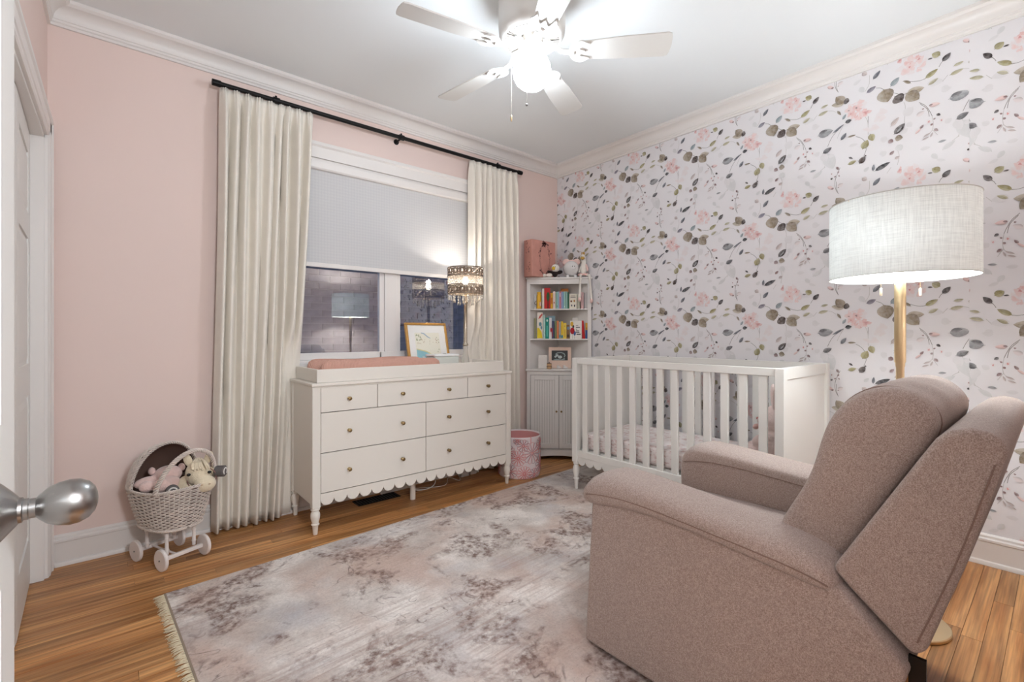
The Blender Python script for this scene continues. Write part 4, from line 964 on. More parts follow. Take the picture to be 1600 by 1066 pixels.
# upper shelf
for lab, a, b, t_, col, d0, deco in (
  ('white spined book beside the yellow toy cup', 340, 376, 118, (232, 224, 216), .034, None),
  ('large red picture book with a green tree', 376, 480, 105, (190, 44, 40), .036, [(disc(.62, .58, .26, .22), (52, 92, 50)), (rect(.5, .03, .74, .45), (96, 26, 24))]),
  ('slim mustard yellow book beside the red book', 481, 522, 190, (214, 160, 46), .028, [(stripe(.3, .7), (190, 110, 40))]),
  ('pale pink book beside the pastel set', 524, 562, 165, (232, 206, 198), .028, [(disc(.5, .35, .3, .06), (190, 120, 110))]),
  ('sage green slim book, first of the pastel set', 563, 582, 172, (150, 172, 150), .03, None),
  ('pale mint slim book, second of the pastel set', 583, 606, 168, (150, 196, 186), .03, [(stripe(.1, .2), (110, 160, 150))]),
  ('powder blue slim book, third of the pastel set', 607, 628, 168, (150, 176, 204), .03, None),
  ('rose pink slim book in the middle of the pastel set', 629, 656, 166, (214, 130, 140), .03, [(stripe(.7, .9), (236, 200, 200))]),
  ('lavender slim book beside the rose pink one', 657, 680, 168, (168, 164, 196), .03, None),
  ('sky blue slim book right of the lavender one', 681, 702, 168, (130, 170, 200), .03, None),
  ('mint green slim book near the end of the pastel set', 703, 728, 166, (166, 204, 190), .03, [(disc(.5, .12, .3, .05), (230, 236, 226))]),
  ('grey green book, last but one of the pastel set', 729, 765, 166, (140, 178, 168), .03, None),
  ('dark green slim book closing the pastel set', 766, 792, 178, (52, 104, 78), .034, None),
  ('white board book with small animal drawings', 795, 920, 205, (234, 226, 208), .026, [(disc(.25, .5, .12, .07), (120, 70, 48)), (disc(.66, .52, .1, .08), (180, 130, 70)), (disc(.3, .22, .1, .07), (110, 106, 110)), (disc(.7, .2, .09, .08), (70, 66, 70)), (rect(.15, .74, .85, .8), (150, 140, 130)), (rect(.2, .84, .8, .88), (150, 140, 130))]),
  ('pale sage book behind the dangling plush leg', 925, 972, 215, (190, 188, 170), .032, None),
  ('dusty rose book beside the dangling plush leg', 985, 1036, 182, (206, 170, 168), .03, None),
  ('pale grey book at the upper shelf end', 1042, 1086, 182, (198, 190, 188), .028, [(rect(0, 0, .12, 1), (120, 104, 104))])):
    book(lab, X0(a), X0(b), Y0(t_), Z1_, col, d0, G1, deco)
# lower shelf
for lab, a, b, t_, col, d0, deco in (
  ('olive green thin book at the lower shelf end', 208, 246, 612, (150, 146, 110), .026, None),
  ('tall white board book with a yellow wave at its foot', 257, 355, 515, (236, 226, 212), .026, [([(.02, .02), (.95, .02), (.8, .25), (.3, .42), (.02, .4)], (232, 206, 40)), (disc(.55, .55, .25, .08), (110, 150, 160)), (disc(.75, .42, .15, .07), (110, 150, 160)), ([(.2, .75), (.55, .78), (.95, .9), (.9, .97), (.4, .86)], (200, 90, 80))]),
  ('pale mint book beside the tall yellow-wave book', 360, 394, 558, (178, 206, 196), .03, None),
  ('teal green book with white lettering marks', 396, 455, 602, (30, 138, 122), .028, [(rect(.3, .1, .7, .62), (90, 180, 166)), (disc(.5, .86, .22, .06), (230, 236, 226))]),
  ('white book with a red dot on its spine', 457, 502, 605, (230, 226, 224), .03, [(disc(.75, .42, .3, .12), (176, 30, 50))]),
  ('navy blue book beside the white one with the red dot', 503, 548, 660, (70, 76, 104), .03, [(rect(.0, .1, .35, .6), (150, 40, 60))]),
  ('moss green slim book beside the orange one', 550, 583, 660, (120, 132, 92), .03, None),
  ('orange slim book on the lower shelf', 585, 622, 655, (222, 134, 84), .03, None),
  ('grey slim book beside the orange one', 623, 654, 670, (176, 172, 166), .03, [(disc(.5, .15, .4, .1), (60, 140, 160))]),
  ('bright yellow book with a teal picture', 656, 692, 664, (228, 190, 50), .03, [(disc(.5, .12, .45, .1), (60, 140, 160))]),
  ('lemon yellow book with dotted spine', 693, 748, 690, (236, 206, 90), .026, [(rect(.35, .1, .65, .6), (214, 170, 70)), (disc(.5, .8, .12, .03), (120, 80, 40))]),
  ('brown patterned book beside the balloon book', 750, 800, 720, (140, 104, 70), .03, [(disc(.5, .75, .4, .12), (120, 150, 180)), (rect(.1, .1, .9, .3), (80, 60, 48))]),
  ('white picture book with red and yellow balloons on its cover', 805, 1003, 655, (238, 232, 224), .022, [(disc(.16, .82, .13, .14), (218, 170, 60)), (disc(.28, .68, .08, .09), (66, 74, 70)), (disc(.2, .44, .19, .19), (176, 24, 36)), (disc(.4, .3, .1, .13), (70, 96, 150)),
     (rect(.205, .0, .215, .26), (90, 80, 80)), (rect(.37, .0, .38, .17), (90, 80, 80)), (rect(.5, .74, .7, .76), (80, 74, 74)), (rect(.5, .62, .85, .66), (60, 54, 54)), (rect(.5, .52, .6, .55), (60, 54, 54)), (rect(.5, .42, .78, .46), (60, 54, 54)), (rect(.5, .33, .8, .37), (60, 54, 54)), (rect(.55, .22, .9, .27), (60, 54, 54))]),
  ('blue and yellow book at the far shelf end', 1062, 1100, 690, (60, 90, 150), .026, [(rect(.0, .55, 1, 1), (226, 170, 60)), (disc(.5, .65, .2, .08), (40, 36, 40))])):
    book(lab, X0(a), X0(b), Y0(t_), Z2_, col, d0, G2, deco)
book('red book leaning on the balloon book', X0(1012), X0(1060), Y0(652), Z2_, (188, 30, 36), .024, G2, None, tilt=R(-5))
book('pale blue wide book behind the teal one', X0(430), X0(560), Y0(572), Z2_, (150, 178, 190), .112, G2, None, dep=.012)
book('white wide book behind the balloon book', X0(845), X0(940), Y0(606), Z2_, (232, 226, 218), .098, G2, None, dep=.012)
# orange box lying on the books? stands behind them on the upper shelf
ob = thing('orange_box', 'orange wooden box standing behind the pastel books', 'box', cw(.0, .19, Z1_))
sA, sB = ps_(X0(650), .19), ps_(X0(885), .19)
def ob_f(u, v, w): return cw(u, v, w)
MB().prism(rect(max(sA, -.09), .12, min(sB, .09), .138), Z1_, pz_(Y0(128), 0, .17), cw).build('box_body', M('orange_wood', (206, 124, 48), .5), ob, smooth=None, bevel=.004)
# yellow toy cup with handle, clear globe behind
yc = Vector(cw(ps_(X0(290), .02), .021, Z1_)); yr = .0205
ty = thing('toy_cup', 'yellow toy cup with a small pink picture on the shelf', 'toy', yc)
YEL = M('toy_yellow', (226, 172, 38), .45)
hc = pz_(Y0(180), -.18, .05) - Z1_
MB().lathe([(yr-.003, 0), (yr, .004), (yr, hc*.8), (yr-.004, hc*.84), (yr-.002, hc*.88), (yr-.002, hc-.003), (yr-.006, hc), (.001, hc)], yc, 24).build('cup', YEL, ty)
hd_ = -Vector((SD.x, SD.y, 0))
MB().tube(bez([yc + hd_*yr + UP*.035, yc + hd_*(yr+.014) + UP*.04, yc + hd_*(yr+.016) + UP*.058, yc + hd_*(yr+.004) + UP*.072], 5), .0026, 8).build('handle', M('toy_dark', (80, 60, 50), .5), ty)
q = yc - Vector((DD.x, DD.y, 0))*(yr) + Vector((SD.x, SD.y, 0))*.012
MB().ell(q + UP*.042, (.009, .009, .02), n=12, m=8).build('picture_patch', M('toy_pink', (236, 190, 180), .5), ty)
gx = Vector(cw(-.212, .036, Z1_))
tg = thing('snow_globe', 'clear rounded glass dome behind the yellow toy cup', 'ornament', gx)
MB().lathe([(.011, 0), (.0115, .01), (.0105, .014)], gx, 24).build('base', CABW, tg)
MB().lathe([(.0095, .014), (.0115, .05), (.012, .09), (.0105, .118), (.006, .13), (.0005, .134)], gx, 24).build('dome', M('frosted_dome', (206, 206, 206), .25, spec=.6), tg)

# ---- lower niche: photo frame, block, jar, small shoes
pfr = thing('photo_frame', 'pale wooden frame holding an ultrasound picture', 'picture frame', cw(.02, .05, Z3_))
la = R(8)
def pf_f(u, v, w): return cw(u, .075 + w + math.tan(la)*v*1.0, Z3_ + .001 + v)
sA, sB = ps_(815+450/10.66, .075), ps_(815+828/10.66, .075); zt_ = pz_(520+245/10.66, 0, .08) - Z3_
sI0, sI1 = ps_(815+500/10.66, .075), ps_(815+770/10.66, .075); vI1 = pz_(520+300/10.66, 0, .08) - Z3_; vI0 = pz_(520+465/10.66, 0, .08) - Z3_
mb = MB()
for r_ in (rect(sA, 0, sB, vI0), rect(sA, vI1, sB, zt_), rect(sA, vI0, sI0, vI1), rect(sI1, vI0, sB, vI1)): mb.prism(r_, 0, .014, pf_f)
mb.build('frame', M('blush_wood', (228, 200, 182), .6), pfr, smooth=None)
scan = MB().prism(rect(sI0, vI0, sI1, vI1), .006, .012, pf_f).build('scan_print', M('scan_black', (38, 42, 42), .5), pfr, smooth=None)
wI, hI = sI1-sI0, vI1-vI0
def sc(pl): return [(sI0+u*wI, vI0+v*hI) for u, v in pl]
ink('scan_image', [sc([(.2, .62), (.35, .8), (.6, .84), (.8, .72), (.86, .5), (.8, .3), (.74, .32), (.8, .5), (.74, .66), (.58, .76), (.38, .72), (.26, .58)]), sc([(.1, .08), (.3, .16), (.6, .1), (.8, .22), (.84, .12), (.6, .02), (.15, .02)])], (150, 164, 164), pf_f, .0055, scan)
ink('scan_image', [sc(disc(.52, .34, .13, .16)), sc(disc(.34, .5, .09, .12)), sc(disc(.24, .38, .07, .1))], (196, 206, 204), pf_f, .0052, scan)
s0_, s1_ = ps_(815+275/10.66, .03), ps_(815+433/10.66, .03)
wbk = thing('keepsake_block', 'white rounded keepsake block beside the ultrasound frame', 'block', cw((s0_+s1_)/2, .04, Z3_))
MB().prism(rect(s0_, .022, s1_, .042), Z3_, pz_(520+372/10.66, s0_, .03), cw).build('block', M('white_speckle', (232, 226, 220), .6, var=(120, .05)), wbk, smooth=None, bevel=.008, seg=4)
jc = Vector(cw(ps_(815+460/10.66, .012), .004, Z3_))
jar = thing('trinket_jar', 'small amber glass trinket jar with a brown rim', 'jar', jc)
MB().lathe([(.017, 0), (.021, .003), (.022, .014), (.022, .024), (.018, .027), (.018, .03), (.021, .033), (.021, .044), (.019, .047), (.001, .047)], jc, 22).build('jar_body', M('amber_glass', (206, 166, 124), .2, spec=.6), jar)
MB().tube([jc + Vector((.0225*math.cos(a), .0225*math.sin(a), .024)) for a in [2*math.pi*k/20 for k in range(20)]], .0022, 6, True).tube([jc + Vector((.02*math.cos(a), .02*math.sin(a), .05)) for a in [2*math.pi*k/20 for k in range(20)]], .0022, 6, True).tube([jc + UP*.047, jc + UP*.062], .004, 8).build('rim', M('walnut', (96, 66, 50), .5), jar)
SHO = M('bootie_white', (236, 230, 226), .8)
for xx, lab in ((625, 'tiny white bootie next to the amber jar'), (730, 'tiny white bootie below the ultrasound picture')):
    c_ = Vector(cw(ps_(815+xx/10.66, .03), .022, Z3_)); t = thing('baby_bootie', lab, 'shoe', c_, 0, 'baby booties')
    sv = Vector((SD.x, SD.y, 0)); mt3 = Matrix.Rotation(math.atan2(sv.y, sv.x), 3, 'Z')
    MB().ell(c_ + UP*.011, (.023, .013, .011), mt3).ell(c_ - sv*.010 + UP*.019, (.012, .012, .014), mt3).build('bootie', SHO, t, remesh=.0025, smooth=180)
    MB().tube([c_ - sv*.010 + UP*.03 + mt3 @ Vector((.010*math.cos(a), .010*math.sin(a), 0)) for a in [2*math.pi*k/14 for k in range(14)]], .002, 6, True).build('cuff', WHITEY, t)

# ---- on top of the cabinet
bxp = thing('keepsake_box', 'tall rose keepsake box decorated with dark vines on the cabinet', 'box', (-.3, -.1, ZT_))
b0 = on_y(831, 400, -.15); b1 = on_y(868, 400, -.15); hb = on_y(831, 373, -.15).z
KX0, KX1 = b0.x, min(b1.x, -.045)
ROSE = M('rose_bookcloth', (206, 148, 134), .7, var=(18, .06))
kb = MB().box((KX0, -.15, ZT_), (KX1, -.045, hb)).build('box_body', ROSE, bxp, smooth=None, bevel=.006)
VINE = M('vine_print', (104, 66, 66), .8)
vn = MB(); r5 = random.Random(3)
def kleaf(u, v, a, l):
    p = Vector((u, 0, v)); d = Vector((math.cos(a), 0, math.sin(a))); q = Vector((-d.z, 0, d.x))
    vs = [p, p + d*l*.5 + q*l*.28, p + d*l, p + d*l*.5 - q*l*.28]; vn.add([(w.x, -.1512, w.z) for w in vs], [(0, 1, 2, 3)])
cxk, czk = (KX0+KX1)/2 + .01, (ZT_+hb)/2
for k in range(64):
    a = 2*math.pi*k/64; ru, rv = .062, .135
    u, v = cxk + ru*math.cos(a), czk + rv*math.sin(a)
    kleaf(u + r5.uniform(-.012, .012), v, a + r5.uniform(-1.6, 1.6), r5.uniform(.014, .03)*(.6 + .4*math.sin(5*a)))
vp = [(cxk + .06*math.cos(2*math.pi*k/40), czk + .132*math.sin(2*math.pi*k/40)) for k in range(40)]
vn.tube([(u, -.1512, v) for u, v in vp], .0007, 4, True)
for k in range(12): kleaf(cxk + r5.uniform(-.03, .03), hb-.03+r5.uniform(-.012, .012), r5.uniform(0, 6.28), .03)
for k in range(26):
    z = ZT_ + .02 + .3*r5.random()
    if abs(z-czk) < .04: continue
    y_ = -.13 + .05*r5.random(); a = r5.uniform(0, 6.28); l = .018
    vn.add([(KX0-.001, y_, z), (KX0-.001, y_+l*.4*math.cos(a)-l*.2*math.sin(a), z+l*.4*math.sin(a)+l*.2*math.cos(a)), (KX0-.001, y_+l*math.cos(a), z+l*math.sin(a)), (KX0-.001, y_+l*.4*math.cos(a)+l*.2*math.sin(a), z+l*.4*math.sin(a)-l*.2*math.cos(a))], [(0, 1, 2, 3)])
vn.build('vine_print', VINE, kb, smooth=None)
TOC = lambda x, y, d: Vector(cw(ps_(x, d), d, pz_(y, ps_(x, d), d)))
s_v = Vector((SD.x, SD.y, 0)); d_v = Vector((DD.x, DD.y, 0))
mrot = Matrix((s_v, -d_v, UP)).transposed()      # local (right, toward viewer, up)
def loc(c, u, w, z): return c + s_v*u - d_v*w + UP*z
# eagle plush
ec = Vector(cw(ps_(867, .01), .006, ZT_))
eg = thing('toy_eagle', 'small plush eagle with white head, yellow beak and black body', 'plush toy', ec)
EBK = M('black_plush', (44, 34, 32), 1.0, bump=(200, .6)); EW = M('white_plush', (236, 230, 220), 1.0, bump=(200, .6), sheen=.3); EY = M('yellow_felt', (226, 188, 60), .8)
MB().ell(loc(ec, 0, 0, .032), (.026, .024, .033), mrot).ell(loc(ec, -.042, 0, .044), (.03, .014, .017), mrot @ Matrix.Rotation(R(15), 3, 'Y')).ell(loc(ec, .042, 0, .044), (.03, .014, .017), mrot @ Matrix.Rotation(R(-15), 3, 'Y')).build('body', EBK, eg, remesh=.004, smooth=180)
MB().ell(loc(ec, .004, .006, .08), .036).build('head', EW, eg, smooth=180)
MB().ell(loc(ec, -.012, .034, .076), (.017, .016, .016), mrot).build('beak', EY, eg, smooth=180)
for u in (-.014, .002): MB().ell(loc(ec, u, .041, .088), .0035).build('eye', BLACKG, eg)
# white bow
bc_ = Vector(cw(ps_(854, .0), -.002, ZT_))
bw_ = thing('bow', 'small white knotted bow lying before the toy eagle', 'bow', bc_)
MB().ell(loc(bc_, -.026, 0, .016), (.027, .012, .0165), mrot).ell(loc(bc_, .026, 0, .018), (.027, .012, .0185), mrot).ell(loc(bc_, 0, .003, .015), (.01, .012, .012), mrot).build('bow_loops', M('bow_cloth', (238, 226, 216), .9), bw_, remesh=.003, smooth=180)
MB().tube([loc(bc_, 0, .003 + .012*math.cos(a), .015 + .0125*math.sin(a)) for a in [2*math.pi*k/14 for k in range(14)]], .003, 6, True).build('knot', M('bow_knot', (200, 184, 176), .9), bw_)
# piggy bank
pc_ = Vector(cw(ps_(892.5, .05), .05, ZT_))
pg = thing('piggy_bank', 'round white piggy bank with pink furry ears', 'piggy bank', pc_)
PGW = M('glazed_white_ceramic', (230, 228, 226), .18, coat=.4)
MB().ell(loc(pc_, 0, 0, .08), (.072, .072, .072)).build('body', PGW, pg, smooth=180)
for u in (-.035, .035): MB().lathe([(.016, 0), (.014, .02)], loc(pc_, u, .03, 0), 14).build('foot', PGW, pg)
MB().lathe([(.001, .004), (.019, .004), (.024, 0), (.024, -.016)], (0, 0, 0), 20)
sn = loc(pc_, .016, .066, .092)
MB().tube([sn + d_v*.012, sn - d_v*.002, sn - d_v*.006], [.027, .027, .022], 20).build('snout', PGW, pg)
for u in (-.009, .011): MB().ell(sn - d_v*.007 + s_v*u, (.0028, .0028, .0055)).build('nostril', BLACKG, pg)
for u in (-.052, .056):
    MB().ell(loc(pc_, u*.92, .01, .142), (.033, .014, .027), mrot @ Matrix.Rotation(R(20 if u > 0 else -20), 3, 'Y')).build('ear', FURP, pg, smooth=180)
MB().ell(loc(pc_, .002, .012, .149), (.03, .01, .011), mrot).build('headband', FURP, pg, smooth=180)
# long-legged plush duck sitting on the edge
dc = Vector(cw(ps_(912, .015), .022, ZT_))
dk = thing('plush_duck', 'long-legged plush duck in a crown and tutu, legs dangling over the shelf', 'plush toy', dc)
BPK = M('ballet_pink', (238, 204, 196), .95, bump=(200, .4)); BGD = M('gold_felt', (196, 156, 76), .6)
MB().ell(loc(dc, 0, 0, .062), (.031, .027, .058)).tube(bez([loc(dc, 0, 0, .1), loc(dc, .003, 0, .135), loc(dc, -.004, .002, .16)], 5), [.023]*11, 12).ell(loc(dc, -.006, .006, .176), (.027, .026, .029)).build('body', EW, dk, remesh=.004, smooth=180)
MB().ell(loc(dc, -.012, .032, .166), (.019, .014, .014), mrot).build('beak', BGD, dk, smooth=180)
for u in (-.02, .012): MB().ell(loc(dc, u, .028, .185), .003).build('eye', BLACKG, dk)
cr_ = MB()
for k in range(5):
    a = 2*math.pi*k/5; p = loc(dc, -.006 + .012*math.cos(a), .012*math.sin(a), .2); cr_.tube([p, p + UP*.022, p+UP*.026], [.0055, .004, .0006], 6)
cr_.build('crown', BGD, dk)
MB().ell(loc(dc, .028, .006, .085), (.012, .014, .036), mrot @ Matrix.Rotation(R(-14), 3, 'Y')).build('wing', BPK, dk, smooth=180); MB().ell(loc(dc, -.032, .004, .07), (.009, .013, .036), mrot @ Matrix.Rotation(R(20), 3, 'Y')).build('wing', EW, dk, smooth=180)
tt = MB(); n = 40; ra = []
for rr_, zz in ((.03, .032), (.042, .024), (.048, .014)): ra.append([loc(dc, rr_*math.cos(2*math.pi*k/n)*(1.1), rr_*.62*math.sin(2*math.pi*k/n), zz + (.005*math.sin(9*2*math.pi*k/n) if rr_ > .04 else 0)) for k in range(n)])
tt.loft(ra, cap=False).build('tutu', M('tutu_net', (236, 190, 180), .9), dk, solid=.002, smooth=180)
for px0, px1, py1 in ((907, 905.5, 466), (921, 924, 468)):
    a = loc(dc, ps_(px0, -.02) - ps_(912, .015), .034, .012); zf = pz_(py1, ps_(px1, -.02), -.03)
    e_ = Vector(cw(ps_(px1, -.035), -.035, zf)); k_ = Vector(cw(ps_(px0, -.028), -.026, ZT_-.006))
    MB().tube(bez([loc(dc, (-.018 if px0 < 915 else .02), .012, .014), a, k_, (k_+e_)/2 - d_v*.002, e_], 5), [.010]*16 + [.011, .012, .013, .013, .013], 10).build('leg', EW, dk, smooth=180)
    MB().ell(e_ - UP*.012 - d_v*.004, (.0145, .017, .021), mrot).build('foot', BPK, dk, smooth=180)

# ================================================================== CRIB
crb = thing('crib', 'white slatted baby crib with scalloped apron before the floral wallpaper', 'crib', (-.39, -1.57, 0))
QX0, QX1, QY0, QY1, QZ = -.735, -.04, -2.278, -.862, .957
PT = .046; RUGT = .0095
for x0, zf in ((QX0, RUGT), (QX1-PT, 0.0)):
    for y0 in (QY0, QY1-PT):
        MB().box((x0, y0, .205), (x0+PT, y0+PT, QZ)).build('post', CRIBP, crb, smooth=None, bevel=.004)
        l = MB(); turned_leg(l, x0+PT/2, y0+PT/2, zf, .207, .95); l.build('leg', CRIBP, crb, smooth=50)
for xs in (QX0+.008, QX1-.038):
    MB().box((xs, QY0+PT, .915), (xs+.03, QY1-PT, QZ)).build('top_rail', CRIBP, crb, smooth=None, bevel=.003)
    MB().box((xs, QY0+PT, .246), (xs+.03, QY1-PT, .292)).build('bottom_rail', CRIBP, crb, smooth=None, bevel=.003)
NS = 13; span = (QY1-PT) - (QY0+PT)
for xs in (QX0+.014, QX1-.032):
    for k in range(NS):
        yc_ = (QY1-PT) - span*(k+.62)/(NS+.24); MB().box((xs, yc_-.021, .29), (xs+.018, yc_+.021, .917)).build('slat', CRIBP, crb, smooth=None, bevel=.002)
for xs in (QX0+.010, QX1-.028):
    scallop_apron(QY0+PT, QY1-PT, .247, .226, .19, 18, 0, .016, lambda u, v, w: (xs+w, u, v)).build('scalloped_apron', CRIBP, crb, smooth=30)
for y0, sgn in ((QY0+.008, -1), (QY1-.038, 1)):
    MB().box((QX0+PT, y0+.006, .246), (QX1-PT, y0+.024, .905)).build('end_panel', CRIBP, crb, smooth=None)
    MB().box((QX0+PT, y0, .897), (QX1-PT, y0+.03, QZ)).build('end_rail', CRIBP, crb, smooth=None, bevel=.002)
    MB().box((QX0+PT, y0, .246), (QX1-PT, y0+.03, .292)).build('end_rail', CRIBP, crb, smooth=None, bevel=.002)
MB().box((QX0+.044, QY0+.044, .283), (QX1-.044, QY1-.044, .298)).build('mattress_support', CRIBP, crb, smooth=None)
mt = thing('crib_mattress', 'crib mattress in a white sheet with faint pink print', 'mattress', (-.39, -1.57, .2985))
SHT = M('printed_sheet', (238, 226, 222), .95, spec=.1, bump=(40, .3))
nt = SHT.node_tree; b_ = nt.nodes['Principled BSDF']; tcn = nt.nodes.new('ShaderNodeTexCoord'); mpn = nt.nodes.new('ShaderNodeMapping'); mpn.inputs['Scale'].default_value = (30, 30, 90)
nz = nt.nodes.new('ShaderNodeTexNoise'); nz.inputs['Scale'].default_value = 1; nz.inputs['Detail'].default_value = 4; rp = nt.nodes.new('ShaderNodeValToRGB')
rp.color_ramp.elements[0].position = .5; rp.color_ramp.elements[0].color = lin((240, 230, 226)) + (1,); rp.color_ramp.elements[1].position = .64; rp.color_ramp.elements[1].color = lin((216, 190, 184)) + (1,)
nt.links.new(tcn.outputs['Object'], mpn.inputs[0]); nt.links.new(mpn.outputs[0], nz.inputs['Vector']); nt.links.new(nz.outputs['Fac'], rp.inputs[0]); nt.links.new(rp.outputs[0], b_.inputs['Base Color'])
MB().box((QX0+.048, QY0+.05, .2985), (QX1-.048, QY1-.05, .415)).build('mattress', SHT, mt, smooth=60, bevel=.03, seg=5)
bn = thing('plush_bunny', 'large pink plush bunny sitting on the mattress inside the crib', 'plush toy', (-.34, -2.07, .4155))
by = Vector((-.36, -2.06, .4155)); FURB = M('pale_pink_fur', (246, 222, 214), 1.0, spec=.05, bump=(160, .8), sheen=.4)
MB().ell(by + Vector((0, -.03, .085)), (.105, .09, .085)).ell(by + Vector((0, -.04, .22)), (.078, .075, .085)).ell(by + Vector((-.07, .07, .036)), (.045, .085, .036)).ell(by + Vector((.07, .07, .036)), (.045, .085, .036)).ell(by + Vector((-.095, 0, .11)), (.032, .06, .035), Matrix.Rotation(R(-25), 3, 'X')).ell(by + Vector((.095, 0, .11)), (.032, .06, .035), Matrix.Rotation(R(-25), 3, 'X')).ell(by + Vector((0, .03, .205)), (.042, .03, .035)).build('body', FURB, bn, remesh=.008, smooth=180)
for sx in (-1, 1):
    MB().ell(by + Vector((sx*.05, -.05, .35)), (.026, .018, .085), Matrix.Rotation(R(sx*14), 3, 'Y')).build('ear', FURB, bn, smooth=180)
    MB().ell(by + Vector((sx*.03, .03, .24)), .007).build('eye', BLACKG, bn)
MB().ell(by + Vector((0, .06, .215)), (.012, .008, .008)).build('nose', M('nose_pink', (196, 116, 110), .6), bn)
MB().ell(by + Vector((-.03, .058, .17)), (.03, .014, .016)).ell(by + Vector((.03, .058, .17)), (.03, .014, .016)).ell(by + Vector((0, .062, .17)), .012).build('bow', M('bunny_bow', (214, 176, 166), .9), bn)
# ================================================================== RECLINER (faces the window wall; its side is towards the door)
rc = thing('recliner', 'taupe upholstered recliner armchair with a tilted back cushion', 'armchair', (-1.55, -2.5, 0))
RZ0 = .0105
def yz(poly, x0, x1, name, parent=rc, bevel=.012, seg=3, smooth=40, mat=RECL):
    return MB().prism(poly, x0, x1, lambda u, v, w: (w, u, v)).build(name, mat, parent, smooth=smooth, bevel=bevel, seg=seg)
side = [(-2.052, RZ0+.012), (-2.086, .565), (-2.33, .566), (-2.53, .558), (-2.70, .545), (-2.80, .535), (-2.835, .525), (-2.962, .40), (-2.93, .29), (-2.83, RZ0+.012)]
for xa, xb in ((-1.97, -1.80), (-1.29, -1.12)):
    yz(side, xa, xb, 'side_panel', bevel=.012)
def armpad(x0, x1, name, inn):
    # padded arm: section rings along y
    xc = (x0+x1)/2; hw = (x1-x0)/2; rings = []
    st = [(-2.050, .555, .55, .86), (-2.056, .585, .525, .94), (-2.075, .622, .515, 1.0), (-2.12, .642, .518, 1.02), (-2.2, .64, .535, 1.0), (-2.3, .630, .545, 1.0), (-2.42, .619, .543, 1.0), (-2.54, .610, .535, 1.0), (-2.64, .606, .525, 1.0), (-2.72, .602, .515, .99), (-2.78, .588, .508, .97), (-2.815, .562, .505, .9), (-2.832, .535, .51, .7)]
    n = 28
    for y, zt, zb, wf in st:
        zc, hz = (zt+zb)/2, (zt-zb)/2; ring = []
        for k in range(n):
            a = 2*math.pi*k/n; ca, sa = math.cos(a), math.sin(a); e = .62
            zz = zc + hz*math.copysign(abs(sa)**(.8 if sa > 0 else .5), sa)
            if sa < .3 and ca*inn > -.2:            # inner face rolls down to the seat
                q_ = max(0, min(1, (ca*inn+.2)/.5))*min(1, (.3-sa)/.8); zz = zz + (min(zz, .41 + .0*sa) - zz)*q_
            ring.append((xc + hw*wf*math.copysign(abs(ca)**e, ca), y, zz))
        rings.append(ring)
    o = MB().loft(rings).build(name, RECL, rc, smooth=70, sub=1)
    # seam piping along both lower edges of the pad's top panel
    pp = MB()
    for sg in (-1, 1):
        pp.tube(bez([(xc + sg*hw*.985*w, y, zb + (zt-zb)*.42) for y, zt, zb, w in st[2:-1]], 4), .0022, 6)
    pp.build('seam', SEAM_M, o)
    return o
armpad(-1.99, -1.765, 'arm_pad', 1); armpad(-1.325, -1.10, 'arm_pad', -1)
MB().puff((-1.80, -2.73, .30), (-1.29, -2.058, .452), .28, 9, fn=lambda p: p + Vector((0, 0, .012*math.cos((p.x+1.545)*5)))).build('seat_cushion', RECL, rc, smooth=180)
yz([(-2.06, .07), (-2.066, .31), (-2.11, .31), (-2.11, .07)], -1.798, -1.292, 'footrest_panel', bevel=.015)
yz([(-2.12, .05), (-2.12, .30), (-2.84, .30), (-2.76, .05)], -1.798, -1.292, 'base_frame', bevel=.004, mat=M('recliner_mechanism', (34, 30, 28), .8))
yz([(-2.77, RZ0+.02), (-2.86, .38), (-2.95, .38), (-2.92, .29), (-2.82, RZ0+.02)], -1.80, -1.29, 'rear_skirt', bevel=.01)
for x in (-1.93, -1.16):
    for y in (-2.12, -2.78): MB().lathe([(.02, .0095 if y > -2.5 else .0095), (.022, .016), (.022, .024)], (x, y, 0), 14).build('foot', BLACKM, rc)
# back cushion: profile rings lofted across the width
bcp = [(-2.635, .44), (-2.628, .50), (-2.652, .60), (-2.70, .68), (-2.738, .765), (-2.755, .85), (-2.778, .92), (-2.82, .972), (-2.872, 1.0), (-2.93, .998), (-2.978, .965), (-2.998, .92), (-2.975, .86), (-2.93, .78), (-2.87, .66), (-2.815, .55), (-2.77, .47), (-2.70, .43)]
cy_, cz_ = sum(p[0] for p in bcp)/len(bcp), sum(p[1] for p in bcp)/len(bcp)
rings = []; NX = 22
for i in range(NX+1):
    f = i/NX; x = -1.855 + (1.855-1.235)*f
    e = min(1, min(f, 1-f)/.10); e = (1-(1-e)**2.4)**.42 if e > 0 else 0
    sc_ = .86 + .14*e
    crown_ = 1 + .018*math.sin(math.pi*f)
    rings.append([(x, cy_ + (u-cy_)*sc_*1.0, cz_ + (v-cz_)*sc_*crown_ + .0035*math.sin(7*f*3 + u*30)) for u, v in bcp])
bcq = MB().loft(rings).build('back_cushion', RECL, rc, smooth=180, sub=2)
# seams on the near face of the cushion
def scale_p(s): return [(cy_ + (u-cy_)*s, cz_ + (v-cz_)*s) for u, v in bcp]
def lim(poly, i):
    a, b_, c_ = poly[i-1], poly[i], poly[(i+1) % len(poly)]
    return tuple((a[j] + 4*b_[j] + c_[j])/6 for j in (0, 1))
for xx, ss in ((-1.78, .9995),):
    MB().tube(bez([(xx,) + lim(scale_p(ss), i) for i in range(2, 13)], 4), .0026, 6).build('seam', SEAM_M, bcq)
